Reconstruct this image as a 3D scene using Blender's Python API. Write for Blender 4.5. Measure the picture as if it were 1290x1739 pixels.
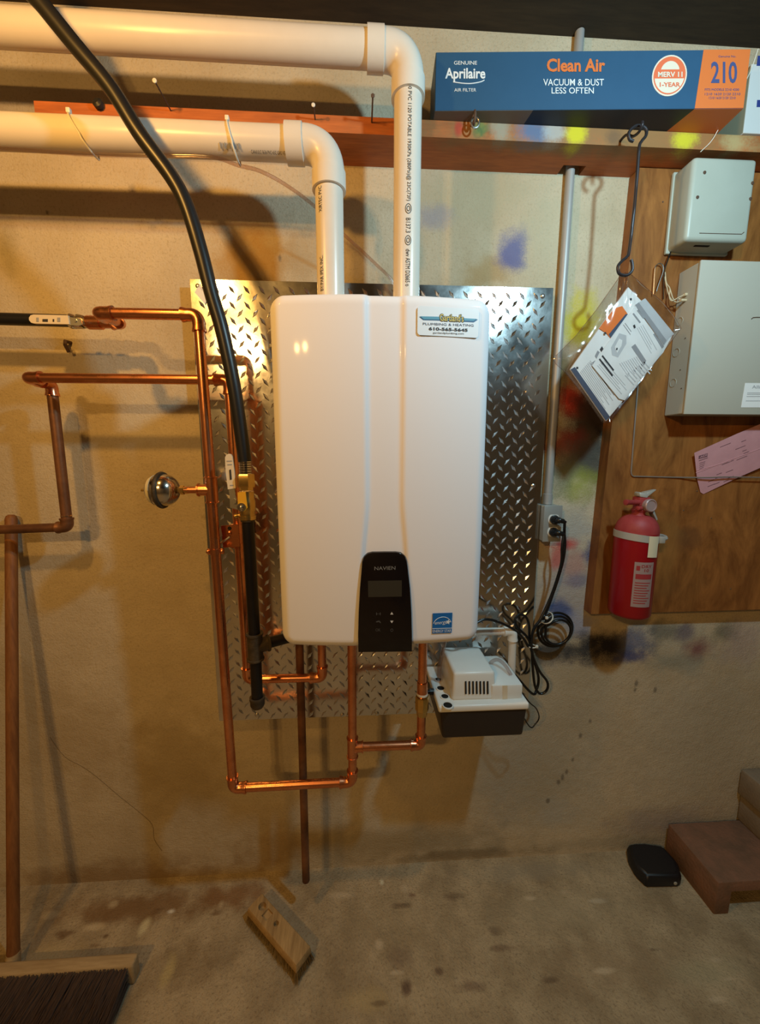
import bpy, bmesh, math, random
from mathutils import Vector, Matrix

random.seed(7)
for o in list(bpy.data.objects):
    bpy.data.objects.remove(o)
SC = bpy.context.scene
COL = SC.collection
R = math.radians

# ------------------------------------------------------------------ camera
F_PX, CX, CY = 650.0, 645.0, 869.5
PIT, YAW = R(8.34), R(3.2)
CAM = Vector((0.0, -1.115, 1.38))
cd = bpy.data.cameras.new('camera')
cd.sensor_fit = 'HORIZONTAL'
cd.sensor_width = 36.0
cd.lens = F_PX * 36.0 / 1290.0
cd.clip_start = 0.01
cam = bpy.data.objects.new('camera', cd)
COL.objects.link(cam)
cam.location = CAM
cam.rotation_euler = (math.pi / 2 - PIT, 0, -YAW)
SC.camera = cam

# ------------------------------------------------------------------ world, lamps, exposure
W = bpy.data.worlds.new('world')
SC.world = W
W.use_nodes = True
W.node_tree.nodes['Background'].inputs[0].default_value = (0.9, 0.85, 0.75, 1)
W.node_tree.nodes['Background'].inputs[1].default_value = 0.02


def lamp(name, loc, power, color, radius):
    ld = bpy.data.lights.new(name, 'POINT')
    ld.energy = power
    ld.color = color
    ld.shadow_soft_size = radius
    o = bpy.data.objects.new(name, ld)
    o.location = loc
    COL.objects.link(o)
    return o


lamp('warm_bulb', (-0.60, -0.79, 2.112), 18.0, (1.0, 0.50, 0.10), 0.025)
lamp('cool_bulb', (0.654, -0.842, 2.101), 31.0, (0.54, 0.86, 1.0), 0.03)
lamp('rear_bulb', (-1.00, -2.30, 2.22), 29.0, (1.0, 0.56, 0.17), 0.03)
lamp('rear_bulb.001', (-0.88, -2.30, 2.22), 29.0, (1.0, 0.56, 0.17), 0.03)

vs = SC.view_settings
vs.view_transform = 'Standard'
vs.look = 'None'
vs.gamma = 1.0
vs.use_curve_mapping = False
vs.exposure = 0.0

# ------------------------------------------------------------------ pixel -> place
FW = Vector((math.sin(YAW) * math.cos(PIT), math.cos(YAW) * math.cos(PIT), -math.sin(PIT)))
RT = Vector((math.cos(YAW), -math.sin(YAW), 0))
UP = RT.cross(FW)


def ray(x, y):
    return FW + RT * ((x - CX) / F_PX) - UP * ((y - CY) / F_PX)


def at(x, y, Y):
    """point on the upright plane at distance Y from the wall that shows at pixel x, y"""
    d = ray(x, y)
    return CAM + d * ((Y - CAM.y) / d.y)


def atz(x, y, Z):
    """point on the level plane at height Z that shows at pixel x, y"""
    d = ray(x, y)
    return CAM + d * ((Z - CAM.z) / d.z)


class Pl:
    """a flat face: origin, right and up vectors"""
    def __init__(s, O, U, V):
        s.O = Vector(O)
        s.U = Vector(U).normalized()
        s.V = Vector(V).normalized()
        s.N = s.U.cross(s.V).normalized()

    def hit(s, x, y):
        d = ray(x, y)
        t = (s.O - CAM).dot(s.N) / d.dot(s.N)
        p = CAM + d * t - s.O
        return p.dot(s.U), p.dot(s.V)

    def pt(s, u, v, h=0.0):
        return s.O + s.U * u + s.V * v + s.N * h


def upright(Y):
    return Pl((0, Y, 0), (1, 0, 0), (0, 0, 1))


# ------------------------------------------------------------------ materials
def mat(name, col=(0.5, 0.5, 0.5), rough=0.5, metal=0.0, coat=0.0, bump=0.0, bscale=200.0,
        var=0.0, vscale=8.0, col2=None, trans=0.0, ior=1.45, spec=0.5, rvar=0.0, stretch=(1, 1, 1)):
    m = bpy.data.materials.new(name)
    m.use_nodes = True
    nt = m.node_tree
    b = nt.nodes['Principled BSDF']
    b.inputs['Base Color'].default_value = (*col, 1)
    b.inputs['Roughness'].default_value = rough
    b.inputs['Metallic'].default_value = metal
    b.inputs['Coat Weight'].default_value = coat
    b.inputs['Transmission Weight'].default_value = trans
    b.inputs['IOR'].default_value = ior
    b.inputs['Specular IOR Level'].default_value = spec
    tc = nt.nodes.new('ShaderNodeTexCoord')
    mp = nt.nodes.new('ShaderNodeMapping')
    mp.inputs['Scale'].default_value = stretch
    nt.links.new(tc.outputs['Object'], mp.inputs['Vector'])
    if var > 0:
        n = nt.nodes.new('ShaderNodeTexNoise')
        n.inputs['Scale'].default_value = vscale
        n.inputs['Detail'].default_value = 6
        n.inputs['Roughness'].default_value = 0.6
        nt.links.new(mp.outputs[0], n.inputs['Vector'])
        mr = nt.nodes.new('ShaderNodeMapRange')
        mr.inputs['From Min'].default_value = 0.35
        mr.inputs['From Max'].default_value = 0.65
        mr.inputs['To Max'].default_value = var
        nt.links.new(n.outputs['Fac'], mr.inputs['Value'])
        mx = nt.nodes.new('ShaderNodeMix')
        mx.data_type = 'RGBA'
        mx.inputs['A'].default_value = (*col, 1)
        c2 = col2 or tuple(c * 0.5 for c in col)
        mx.inputs['B'].default_value = (*c2, 1)
        nt.links.new(mr.outputs[0], mx.inputs['Factor'])
        nt.links.new(mx.outputs['Result'], b.inputs['Base Color'])
        if rvar > 0:
            m2 = nt.nodes.new('ShaderNodeMapRange')
            m2.inputs['From Min'].default_value = 0.3
            m2.inputs['From Max'].default_value = 0.7
            m2.inputs['To Min'].default_value = rough
            m2.inputs['To Max'].default_value = rough + rvar
            nt.links.new(n.outputs['Fac'], m2.inputs['Value'])
            nt.links.new(m2.outputs[0], b.inputs['Roughness'])
    if bump > 0:
        n2 = nt.nodes.new('ShaderNodeTexNoise')
        n2.inputs['Scale'].default_value = bscale
        n2.inputs['Detail'].default_value = 4
        nt.links.new(mp.outputs[0], n2.inputs['Vector'])
        bp = nt.nodes.new('ShaderNodeBump')
        bp.inputs['Strength'].default_value = bump
        bp.inputs['Distance'].default_value = 0.002
        nt.links.new(n2.outputs['Fac'], bp.inputs['Height'])
        nt.links.new(bp.outputs[0], b.inputs['Normal'])
    return m


def wood(name, c1, c2, axis='X', scale=6.0, rough=0.65, distort=3.0, bump=0.15, stains=(), fine=0.5, along=0.12):
    """grain running along axis; stains = (point, radius x/y/z, colour, strength)"""
    m = bpy.data.materials.new(name)
    m.use_nodes = True
    nt = m.node_tree
    L = nt.links.new
    b = nt.nodes['Principled BSDF']
    b.inputs['Roughness'].default_value = rough
    b.inputs['Specular IOR Level'].default_value = 0.3
    tc = nt.nodes.new('ShaderNodeTexCoord')
    mp = nt.nodes.new('ShaderNodeMapping')
    st = {'X': (along, 1, 1), 'Y': (1, along, 1), 'Z': (1, 1, along)}[axis]
    mp.inputs['Scale'].default_value = [s * scale for s in st]
    L(tc.outputs['Object'], mp.inputs['Vector'])
    n = nt.nodes.new('ShaderNodeTexNoise')
    n.inputs['Scale'].default_value = 3.0
    n.inputs['Detail'].default_value = 8
    n.inputs['Roughness'].default_value = 0.65
    n.inputs['Distortion'].default_value = distort * 0.3
    L(mp.outputs[0], n.inputs['Vector'])
    n3 = nt.nodes.new('ShaderNodeTexNoise')
    n3.inputs['Scale'].default_value = 22.0
    n3.inputs['Detail'].default_value = 5
    L(mp.outputs[0], n3.inputs['Vector'])
    ad = nt.nodes.new('ShaderNodeMath')
    ad.operation = 'ADD'
    mu = nt.nodes.new('ShaderNodeMath')
    mu.operation = 'MULTIPLY'
    mu.inputs[1].default_value = fine
    L(n3.outputs['Fac'], mu.inputs[0])
    L(n.outputs['Fac'], ad.inputs[0])
    L(mu.outputs[0], ad.inputs[1])
    cr = nt.nodes.new('ShaderNodeValToRGB')
    cr.color_ramp.elements[0].position = 0.25 + fine * 0.5
    cr.color_ramp.elements[0].color = (*c2, 1)
    cr.color_ramp.elements[1].position = 0.70 + fine * 0.5
    cr.color_ramp.elements[1].color = (*c1, 1)
    L(ad.outputs[0], cr.inputs[0])
    out = cr.outputs[0]
    out = add_stains(nt, tc, out, stains)
    L(out, b.inputs['Base Color'])
    bp = nt.nodes.new('ShaderNodeBump')
    bp.inputs['Strength'].default_value = bump
    bp.inputs['Distance'].default_value = 0.003
    L(ad.outputs[0], bp.inputs['Height'])
    L(bp.outputs[0], b.inputs['Normal'])
    return m


def add_stains(nt, tc, out, stains, nscale=16.0, namp=1.5):
    """patches of paint, rust, dirt or painted shade lying at real places of a surface"""
    if not stains:
        return out
    L = nt.links.new
    nz = nt.nodes.new('ShaderNodeTexNoise')
    nz.inputs['Scale'].default_value = nscale
    nz.inputs['Detail'].default_value = 5
    L(tc.outputs['Object'], nz.inputs['Vector'])
    sp = nt.nodes.new('ShaderNodeTexNoise')
    sp.inputs['Scale'].default_value = 260.0
    sp.inputs['Detail'].default_value = 2
    L(tc.outputs['Object'], sp.inputs['Vector'])
    add = nt.nodes.new('ShaderNodeMath')
    add.operation = 'MULTIPLY_ADD'
    add.inputs[1].default_value = namp
    add.inputs[2].default_value = -namp * 0.5
    L(nz.outputs['Fac'], add.inputs[0])
    ad2 = nt.nodes.new('ShaderNodeMath')
    ad2.operation = 'MULTIPLY_ADD'
    ad2.inputs[1].default_value = 0.5
    L(sp.outputs['Fac'], ad2.inputs[0])
    L(add.outputs[0], ad2.inputs[2])
    for (p, r, c, s) in stains:
        sub = nt.nodes.new('ShaderNodeVectorMath')
        sub.operation = 'SUBTRACT'
        sub.inputs[1].default_value = p
        L(tc.outputs['Object'], sub.inputs[0])
        mu = nt.nodes.new('ShaderNodeVectorMath')
        mu.operation = 'MULTIPLY'
        mu.inputs[1].default_value = [1.0 / q if q else 0.0 for q in r]
        L(sub.outputs[0], mu.inputs[0])
        ln = nt.nodes.new('ShaderNodeVectorMath')
        ln.operation = 'LENGTH'
        L(mu.outputs[0], ln.inputs[0])
        a = nt.nodes.new('ShaderNodeMath')
        a.operation = 'ADD'
        L(ln.outputs['Value'], a.inputs[0])
        L(ad2.outputs[0], a.inputs[1])
        mr = nt.nodes.new('ShaderNodeMapRange')
        mr.interpolation_type = 'SMOOTHSTEP'
        mr.inputs['From Min'].default_value = 1.35
        mr.inputs['From Max'].default_value = 0.45
        mr.inputs['To Max'].default_value = s
        L(a.outputs[0], mr.inputs['Value'])
        mx = nt.nodes.new('ShaderNodeMix')
        mx.data_type = 'RGBA'
        L(mr.outputs[0], mx.inputs['Factor'])
        L(out, mx.inputs['A'])
        mx.inputs['B'].default_value = (*c, 1)
        out = mx.outputs['Result']
    return out


def concrete(name, c1, c2, c3, stains=(), fine=0.4, rough=0.85, bump=0.5, big=2.2):
    m = bpy.data.materials.new(name)
    m.use_nodes = True
    nt = m.node_tree
    L = nt.links.new
    b = nt.nodes['Principled BSDF']
    b.inputs['Roughness'].default_value = rough
    b.inputs['Specular IOR Level'].default_value = 0.25
    tc = nt.nodes.new('ShaderNodeTexCoord')
    n1 = nt.nodes.new('ShaderNodeTexNoise')
    n1.inputs['Scale'].default_value = big
    n1.inputs['Detail'].default_value = 8
    n1.inputs['Roughness'].default_value = 0.6
    L(tc.outputs['Object'], n1.inputs['Vector'])
    cr = nt.nodes.new('ShaderNodeValToRGB')
    e = cr.color_ramp.elements
    e[0].position = 0.36
    e[0].color = (*c2, 1)
    e[1].position = 0.62
    e[1].color = (*c1, 1)
    L(n1.outputs['Fac'], cr.inputs[0])
    n2 = nt.nodes.new('ShaderNodeTexNoise')
    n2.inputs['Scale'].default_value = 150
    n2.inputs['Detail'].default_value = 5
    n2.inputs['Roughness'].default_value = 0.7
    L(tc.outputs['Object'], n2.inputs['Vector'])
    mr = nt.nodes.new('ShaderNodeMapRange')
    mr.inputs['From Min'].default_value = 0.52
    mr.inputs['From Max'].default_value = 0.72
    mr.inputs['To Max'].default_value = fine
    L(n2.outputs['Fac'], mr.inputs['Value'])
    mx = nt.nodes.new('ShaderNodeMix')
    mx.data_type = 'RGBA'
    L(mr.outputs[0], mx.inputs['Factor'])
    L(cr.outputs[0], mx.inputs['A'])
    mx.inputs['B'].default_value = (*c3, 1)
    out = add_stains(nt, tc, mx.outputs['Result'], stains)
    L(out, b.inputs['Base Color'])
    n4 = nt.nodes.new('ShaderNodeTexNoise')
    n4.inputs['Scale'].default_value = 26
    n4.inputs['Detail'].default_value = 9
    n4.inputs['Roughness'].default_value = 0.68
    L(tc.outputs['Object'], n4.inputs['Vector'])
    bp = nt.nodes.new('ShaderNodeBump')
    bp.inputs['Strength'].default_value = bump
    bp.inputs['Distance'].default_value = 0.008
    n5 = nt.nodes.new('ShaderNodeTexNoise')
    n5.inputs['Scale'].default_value = 210
    n5.inputs['Detail'].default_value = 4
    L(tc.outputs['Object'], n5.inputs['Vector'])
    hm = nt.nodes.new('ShaderNodeMath')
    hm.operation = 'MULTIPLY_ADD'
    hm.inputs[1].default_value = 0.28
    L(n5.outputs['Fac'], hm.inputs[0])
    L(n4.outputs['Fac'], hm.inputs[2])
    L(hm.outputs[0], bp.inputs['Height'])
    L(bp.outputs[0], b.inputs['Normal'])
    return m


def wst(px, py, rx, ry, col, s):
    """a stain or painted shade on the back wall by pixel centre and pixel radius"""
    c = at(px, py, 0)
    a = at(px + rx, py, 0)
    d = at(px, py + ry, 0)
    return (tuple(c), (abs(a.x - c.x), 0, abs(d.z - c.z)), col, s)


def fst(px, py, rx, ry, col, s):
    c = atz(px, py, 0)
    a = atz(px + rx, py, 0)
    d = atz(px, py + ry, 0)
    return (tuple(c), (abs(a.x - c.x), abs(d.y - c.y), 0), col, s)


M = {}
wall_stains_and_shade = [
    wst(420, 440, 90, 60, (0.42, 0.24, 0.06), 0.75),
    wst(380, 560, 60, 60, (0.45, 0.30, 0.11), 0.5),
    wst(520, 440, 60, 60, (0.33, 0.25, 0.14), 0.5),
    wst(830, 465, 60, 40, (0.36, 0.22, 0.07), 0.6),
    wst(800, 330, 160, 60, (0.42, 0.37, 0.24), 0.5),
    wst(930, 400, 60, 120, (0.46, 0.43, 0.30), 0.5),
    wst(872, 425, 34, 46, (0.10, 0.12, 0.30), 0.85),
    wst(735, 370, 40, 30, (0.20, 0.22, 0.33), 0.5),
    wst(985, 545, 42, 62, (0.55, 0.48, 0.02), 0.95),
    wst(1005, 730, 80, 130, (0.05, 0.04, 0.03), 0.95),  # dark paint, made blacker and wider to carry the hanging bag's shadow too
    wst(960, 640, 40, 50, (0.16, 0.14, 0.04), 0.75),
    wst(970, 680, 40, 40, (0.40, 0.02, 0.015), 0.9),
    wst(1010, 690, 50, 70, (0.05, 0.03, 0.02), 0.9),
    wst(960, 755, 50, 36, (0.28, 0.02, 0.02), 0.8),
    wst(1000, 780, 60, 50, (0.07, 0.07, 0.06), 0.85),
    wst(982, 825, 44, 40, (0.33, 0.35, 0.06), 0.8),
    wst(955, 800, 30, 60, (0.16, 0.18, 0.14), 0.6),
    wst(960, 1010, 70, 130, (0.36, 0.34, 0.36), 0.6),
    wst(960, 890, 60, 40, (0.40, 0.41, 0.38), 0.6),
    wst(955, 925, 32, 14, (0.55, 0.05, 0.04), 0.85),
    wst(945, 945, 18, 30, (0.55, 0.07, 0.05), 0.7),
    wst(975, 960, 30, 40, (0.52, 0.20, 0.15), 0.45),
    wst(1003, 940, 18, 26, (0.03, 0.05, 0.18), 0.9),
    wst(985, 985, 40, 18, (0.20, 0.20, 0.28), 0.7),
    wst(950, 1036, 30, 26, (0.05, 0.09, 0.26), 0.85),
    wst(985, 1060, 30, 30, (0.30, 0.32, 0.45), 0.6),
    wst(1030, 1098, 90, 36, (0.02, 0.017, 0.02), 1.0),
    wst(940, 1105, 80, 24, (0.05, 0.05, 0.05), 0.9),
    wst(1080, 1090, 36, 40, (0.14, 0.16, 0.26), 0.75),
    wst(1075, 1115, 40, 14, (0.04, 0.05, 0.16), 0.75),
    wst(1130, 1070, 40, 22, (0.10, 0.11, 0.10), 0.65),
    wst(1165, 1075, 22, 26, (0.12, 0.10, 0.15), 0.7),
    wst(1182, 1102, 26, 24, (0.20, 0.05, 0.06), 0.8),
    wst(1230, 1075, 30, 24, (0.10, 0.11, 0.07), 0.7),
    wst(1260, 1090, 50, 50, (0.36, 0.27, 0.27), 0.5),
    wst(1150, 1125, 60, 20, (0.20, 0.21, 0.17), 0.5),
    wst(860, 1300, 60, 130, (0.36, 0.34, 0.30), 0.4),
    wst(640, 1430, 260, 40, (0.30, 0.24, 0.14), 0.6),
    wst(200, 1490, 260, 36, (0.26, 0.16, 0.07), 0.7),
    wst(300, 1300, 120, 120, (0.33, 0.25, 0.13), 0.5),
    wst(660, 1400, 60, 18, (0.62, 0.60, 0.52), 0.5),
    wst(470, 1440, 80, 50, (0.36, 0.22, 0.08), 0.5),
    wst(130, 1260, 140, 100, (0.36, 0.26, 0.13), 0.4),
    wst(240, 700, 50, 80, (0.62, 0.58, 0.48), 0.45),
    wst(1120, 1395, 100, 30, (0.34, 0.29, 0.27), 0.6),
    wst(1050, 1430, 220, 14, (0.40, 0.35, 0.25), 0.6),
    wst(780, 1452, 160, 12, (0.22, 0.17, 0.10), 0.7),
    wst(940, 1380, 40, 30, (0.48, 0.47, 0.42), 0.5),
    wst(900, 1300, 140, 120, (0.40, 0.37, 0.29), 0.5),
    wst(1180, 1250, 160, 160, (0.44, 0.40, 0.31), 0.45),
    wst(80, 640, 70, 120, (0.50, 0.40, 0.25), 0.4),
    wst(10, 420, 26, 60, (0.30, 0.26, 0.16), 0.6),
]
# small chips and drips in the plaster
rs = random.Random(3)
for (px, py) in [(1002, 1225), (985, 1250), (972, 1290), (962, 1310), (955, 1320), (948, 1328), (930, 1360), (1080, 1160),
                 (1078, 1172), (80, 361), (475, 438), (1112, 1172)]:
    wall_stains_and_shade.append(wst(px, py, 4, 5 + rs.random() * 3, (0.14, 0.12, 0.09), 0.7))
M['wall'] = concrete('wall_concrete', (0.60, 0.515, 0.37), (0.46, 0.375, 0.245), (0.33, 0.265, 0.165), wall_stains_and_shade, fine=0.7, bump=0.55)
floor_stains = [
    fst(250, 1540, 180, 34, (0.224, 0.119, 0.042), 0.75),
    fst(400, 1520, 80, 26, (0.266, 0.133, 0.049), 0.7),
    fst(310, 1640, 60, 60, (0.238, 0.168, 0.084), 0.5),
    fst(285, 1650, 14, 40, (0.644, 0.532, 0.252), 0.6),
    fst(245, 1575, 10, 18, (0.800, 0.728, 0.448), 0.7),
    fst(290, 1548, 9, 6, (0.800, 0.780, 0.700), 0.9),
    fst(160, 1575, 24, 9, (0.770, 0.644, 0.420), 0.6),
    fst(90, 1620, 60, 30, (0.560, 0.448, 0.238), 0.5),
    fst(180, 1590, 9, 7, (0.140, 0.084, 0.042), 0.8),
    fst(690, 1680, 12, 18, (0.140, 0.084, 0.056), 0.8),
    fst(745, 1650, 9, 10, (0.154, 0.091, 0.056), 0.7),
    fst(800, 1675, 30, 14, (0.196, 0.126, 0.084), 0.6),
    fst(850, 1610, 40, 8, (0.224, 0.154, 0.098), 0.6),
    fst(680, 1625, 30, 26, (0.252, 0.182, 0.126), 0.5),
    fst(700, 1520, 9, 6, (0.196, 0.112, 0.070), 0.7),
    fst(648, 1498, 5, 7, (0.800, 0.780, 0.588), 0.8),
    fst(1010, 1530, 20, 6, (0.700, 0.644, 0.504), 0.6),
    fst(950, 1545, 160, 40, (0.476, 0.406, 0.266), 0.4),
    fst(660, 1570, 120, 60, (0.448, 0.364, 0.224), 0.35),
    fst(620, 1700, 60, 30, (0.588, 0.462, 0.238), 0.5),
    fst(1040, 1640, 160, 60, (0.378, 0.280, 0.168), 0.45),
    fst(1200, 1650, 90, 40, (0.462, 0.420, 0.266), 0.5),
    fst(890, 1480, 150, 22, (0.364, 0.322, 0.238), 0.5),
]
rs = random.Random(21)
for k in range(16):          # scuffs and flakes
    px, py = rs.uniform(560, 1240), rs.uniform(1500, 1720)
    dark = rs.random() < .55
    floor_stains.append(fst(px, py, rs.uniform(5, 26), rs.uniform(4, 12), (0.15, 0.10, 0.06) if dark else (0.66, 0.55, 0.38), rs.uniform(.45, .75)))
for k in range(8):
    floor_stains.append(fst(rs.uniform(60, 420), rs.uniform(1520, 1620), rs.uniform(5, 20), rs.uniform(4, 10), rs.choice([(0.16, 0.09, 0.04), (0.64, 0.53, 0.34)]), rs.uniform(.45, .7)))
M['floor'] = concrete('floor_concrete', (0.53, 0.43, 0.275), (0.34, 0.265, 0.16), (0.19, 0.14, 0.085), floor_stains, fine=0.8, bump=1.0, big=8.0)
M['room'] = concrete('far_wall_concrete', (0.26, 0.22, 0.16), (0.18, 0.15, 0.105), (0.12, 0.10, 0.07))
M['ceil'] = wood('ceiling_wood', (0.045, 0.028, 0.014), (0.016, 0.010, 0.006), 'X', 5, 0.8)
M['joist'] = wood('joist_wood', (0.05, 0.03, 0.015), (0.018, 0.011, 0.006), 'Y', 5, 0.8)
board_st = []
for (px, py, rx, rz, c, s) in [(1060, 235, .62, .6, (.28, .155, .06), .9), (980, 228, .035, .03, (.62, .55, .02), .95), (1160, 240, .045, .03, (.62, .58, .03), .9),
                               (900, 224, .05, .03, (.07, .16, .32), .8), (940, 222, .03, .03, (.45, .5, .5), .6),
                               (778, 218, .012, .02, (.45, .06, .03), .9), (816, 222, .02, .02, (.12, .2, .06), .8),
                               (850, 224, .03, .03, (.3, .36, .3), .6), (1040, 235, .03, .03, (.10, .07, .05), .5),
                               (690, 238, .02, .02, (.5, .42, .1), .5), (1250, 245, .06, .03, (.55, .46, .22), .6)]:
    q = at(px, py, -0.10)
    board_st.append((tuple(q), (rx, 0.05, rz), c, s))
M['ledger'] = wood('ledger_wood', (0.56, 0.165, 0.045), (0.30, 0.085, 0.028), 'X', 7, 0.55, stains=board_st)
M['ply'] = wood('plywood', (0.36, 0.145, 0.036), (0.135, 0.045, 0.010), 'Z', 3.4, 0.5, distort=9.0, fine=0.22, along=0.26,
                stains=[((.86, -.04, 1.12), (.035, .1, .10), (.10, .045, .02), .6), ((.99, -.04, 1.13), (.06, .1, .05), (.10, .045, .02), .5),
                        ((.93, -.04, 1.08), (.04, .1, .16), (.38, .19, .05), .35), ((.86, -.04, .98), (.2, .1, .06), (.15, .065, .02), .4)])
M['handle'] = wood('broom_handle_wood', (0.28, 0.115, 0.035), (0.14, 0.052, 0.016), 'Z', 9, 0.55)
M['palewood'] = wood('pale_wood', (0.50, 0.37, 0.20), (0.33, 0.23, 0.115), 'X', 9, 0.75)
M['brushwood'] = wood('brush_wood', (0.52, 0.35, 0.155), (0.27, 0.17, 0.07), 'Y', 9, 0.8)
M['bristle'] = mat('brown_bristle', (0.075, 0.042, 0.024), 0.7)
M['tanbristle'] = mat('tan_bristle', (0.20, 0.13, 0.045), 0.8)
M['enamel'] = mat('white_enamel', (0.81, 0.80, 0.83), 0.5, coat=0.09, spec=0.25, bump=0.015, bscale=60)
M['enamel'].node_tree.nodes['Principled BSDF'].inputs['Coat Roughness'].default_value = 0.06
M['pvc'] = mat('white_pvc', (0.72, 0.66, 0.58), 0.3, var=0.25, vscale=30, col2=(0.65, 0.59, 0.50))
M['plate'] = mat('aluminium_plate', (0.64, 0.635, 0.62), 0.09, metal=1.0, bump=0.10, bscale=26, var=0.4, vscale=10, col2=(0.56, 0.55, 0.53), rvar=0.10)
M['lug'] = mat('aluminium_tread', (0.80, 0.79, 0.77), 0.2, metal=1.0)
M['copper'] = mat('bright_copper', (0.80, 0.35, 0.175), 0.20, metal=1.0, var=0.8, vscale=22, col2=(0.56, 0.19, 0.08), rvar=0.16)
M['solder'] = mat('solder_ring', (0.86, 0.55, 0.38), 0.2, metal=1.0)
M['oldcopper'] = mat('aged_copper', (0.30, 0.135, 0.06), 0.42, metal=0.6, var=0.9, vscale=12, col2=(0.11, 0.05, 0.03), rvar=0.1)
M['brass'] = mat('brass', (0.72, 0.50, 0.17), 0.25, metal=1.0, var=0.6, vscale=40, col2=(0.5, 0.34, 0.12))
M['steel'] = mat('stainless_steel', (0.62, 0.58, 0.52), 0.16, metal=1.0)
M['zinc'] = mat('zinc_steel', (0.62, 0.62, 0.60), 0.3, metal=1.0)
M['iron'] = mat('black_iron', (0.006, 0.005, 0.005), 0.34, var=0.5, vscale=30, col2=(0.014, 0.010, 0.008), spec=0.4)
M['castiron'] = mat('cast_iron', (0.04, 0.03, 0.02), 0.5, metal=0.3, bump=0.4, bscale=300, var=0.6, vscale=40, col2=(0.11, 0.08, 0.045))
M['rubber'] = mat('black_jacket', (0.012, 0.012, 0.013), 0.36, bump=0.08, bscale=30)
M['cord'] = mat('black_cord', (0.008, 0.008, 0.008), 0.32)
M['gloss'] = mat('black_gloss_panel', (0.006, 0.004, 0.004), 0.12)
M['lcd'] = mat('grey_lcd', (0.035, 0.032, 0.024), 0.25)
M['icon'] = mat('grey_icon', (0.20, 0.20, 0.20), 0.5)
M['iconlit'] = mat('white_icon', (0.62, 0.62, 0.62), 0.5)
M['icondim'] = mat('dim_icon', (0.07, 0.07, 0.07), 0.5)
M['white'] = mat('white_plastic', (0.78, 0.77, 0.72), 0.3)
M['whitepaper'] = mat('white_paper', (0.80, 0.81, 0.80), 0.7)
M['lever'] = mat('cream_sticker', (0.72, 0.62, 0.46), 0.45)
M['yellow'] = mat('yellow_tag', (0.72, 0.36, 0.02), 0.4)
M['ink'] = mat('dark_ink', (0.03, 0.03, 0.035), 0.6)
M['greyink'] = mat('grey_ink', (0.30, 0.31, 0.33), 0.7)
M['paleink'] = mat('pale_grey_ink', (0.52, 0.54, 0.56), 0.7)
M['navy'] = mat('navy_ink', (0.05, 0.075, 0.13), 0.6)
M['orange'] = mat('orange_print', (0.80, 0.19, 0.025), 0.55)
M['boxblue'] = mat('box_blue_print', (0.022, 0.078, 0.155), 0.5, var=0.3, vscale=14, col2=(0.028, 0.095, 0.185))
M['boxdark'] = mat('box_dark_print', (0.008, 0.011, 0.022), 0.5)
M['boxorange'] = mat('box_orange_print', (0.66, 0.16, 0.035), 0.55)
M['boxgrey'] = mat('box_grey_print', (0.16, 0.12, 0.09), 0.6)
M['sealorange'] = mat('seal_orange', (0.72, 0.15, 0.06), 0.55)
M['sealcream'] = mat('seal_cream', (0.72, 0.62, 0.50), 0.55)
M['boxtext'] = mat('box_white_text', (0.72, 0.74, 0.74), 0.5)
M['boxnavy'] = mat('box_navy_text', (0.06, 0.08, 0.20), 0.5)
M['starblue'] = mat('label_blue', (0.01, 0.13, 0.42), 0.4)
M['starwhite'] = mat('label_white', (0.75, 0.80, 0.85), 0.4)
M['banner'] = mat('banner_blue', (0.10, 0.30, 0.42), 0.4)
M['bannerdark'] = mat('banner_dark_blue', (0.03, 0.10, 0.22), 0.4)
M['gold'] = mat('gold_lettering', (0.66, 0.50, 0.10), 0.4)
M['greypaint'] = mat('grey_green_paint', (0.42, 0.46, 0.40), 0.4, var=0.25, vscale=18, col2=(0.36, 0.39, 0.33))
M['panelpaint'] = mat('panel_grey_paint', (0.45, 0.45, 0.385), 0.45, var=0.15, vscale=6, col2=(0.41, 0.41, 0.35))
M['rust'] = mat('rust', (0.09, 0.05, 0.03), 0.7)
M['conduit'] = mat('grey_conduit', (0.40, 0.40, 0.39), 0.45, metal=0.25, var=0.3, vscale=20, col2=(0.33, 0.31, 0.29))
M['galv'] = mat('galvanized_box', (0.44, 0.46, 0.44), 0.35, metal=0.5)
M['red'] = mat('extinguisher_red', (0.27, 0.003, 0.008), 0.35, coat=0.1, var=0.2, vscale=10, col2=(0.24, 0.005, 0.009))
M['dustyred'] = mat('dusty_red', (0.34, 0.045, 0.045), 0.55, var=0.6, vscale=40, col2=(0.26, 0.02, 0.022))
M['strap'] = mat('grey_strap', (0.46, 0.46, 0.42), 0.4, metal=0.3)
M['cream'] = mat('cream_tag', (0.66, 0.60, 0.42), 0.7)
M['silverlabel'] = mat('silver_label', (0.36, 0.26, 0.25), 0.4, metal=0.2)
M['redink'] = mat('red_ink', (0.30, 0.03, 0.035), 0.5)
M['pink'] = mat('pink_paper', (0.60, 0.31, 0.34), 0.75, var=0.5, vscale=30, col2=(0.50, 0.25, 0.28))
M['pinkink'] = mat('pink_paper_ink', (0.16, 0.08, 0.10), 0.7)
M['hookiron'] = mat('dark_wire_hook', (0.05, 0.045, 0.05), 0.4, metal=0.6)
M['wire'] = mat('grey_wire', (0.26, 0.22, 0.19), 0.45, metal=0.3)
M['creamwire'] = mat('cream_wire', (0.60, 0.50, 0.33), 0.5)
M['nylon'] = mat('white_nylon', (0.74, 0.70, 0.60), 0.4)
M['bait'] = mat('black_bait_plastic', (0.012, 0.012, 0.014), 0.45)
M['brick'] = mat('red_clay_block', (0.25, 0.125, 0.075), 0.85, bump=1.0, bscale=110, var=0.9, vscale=16, col2=(0.15, 0.09, 0.055))
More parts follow.
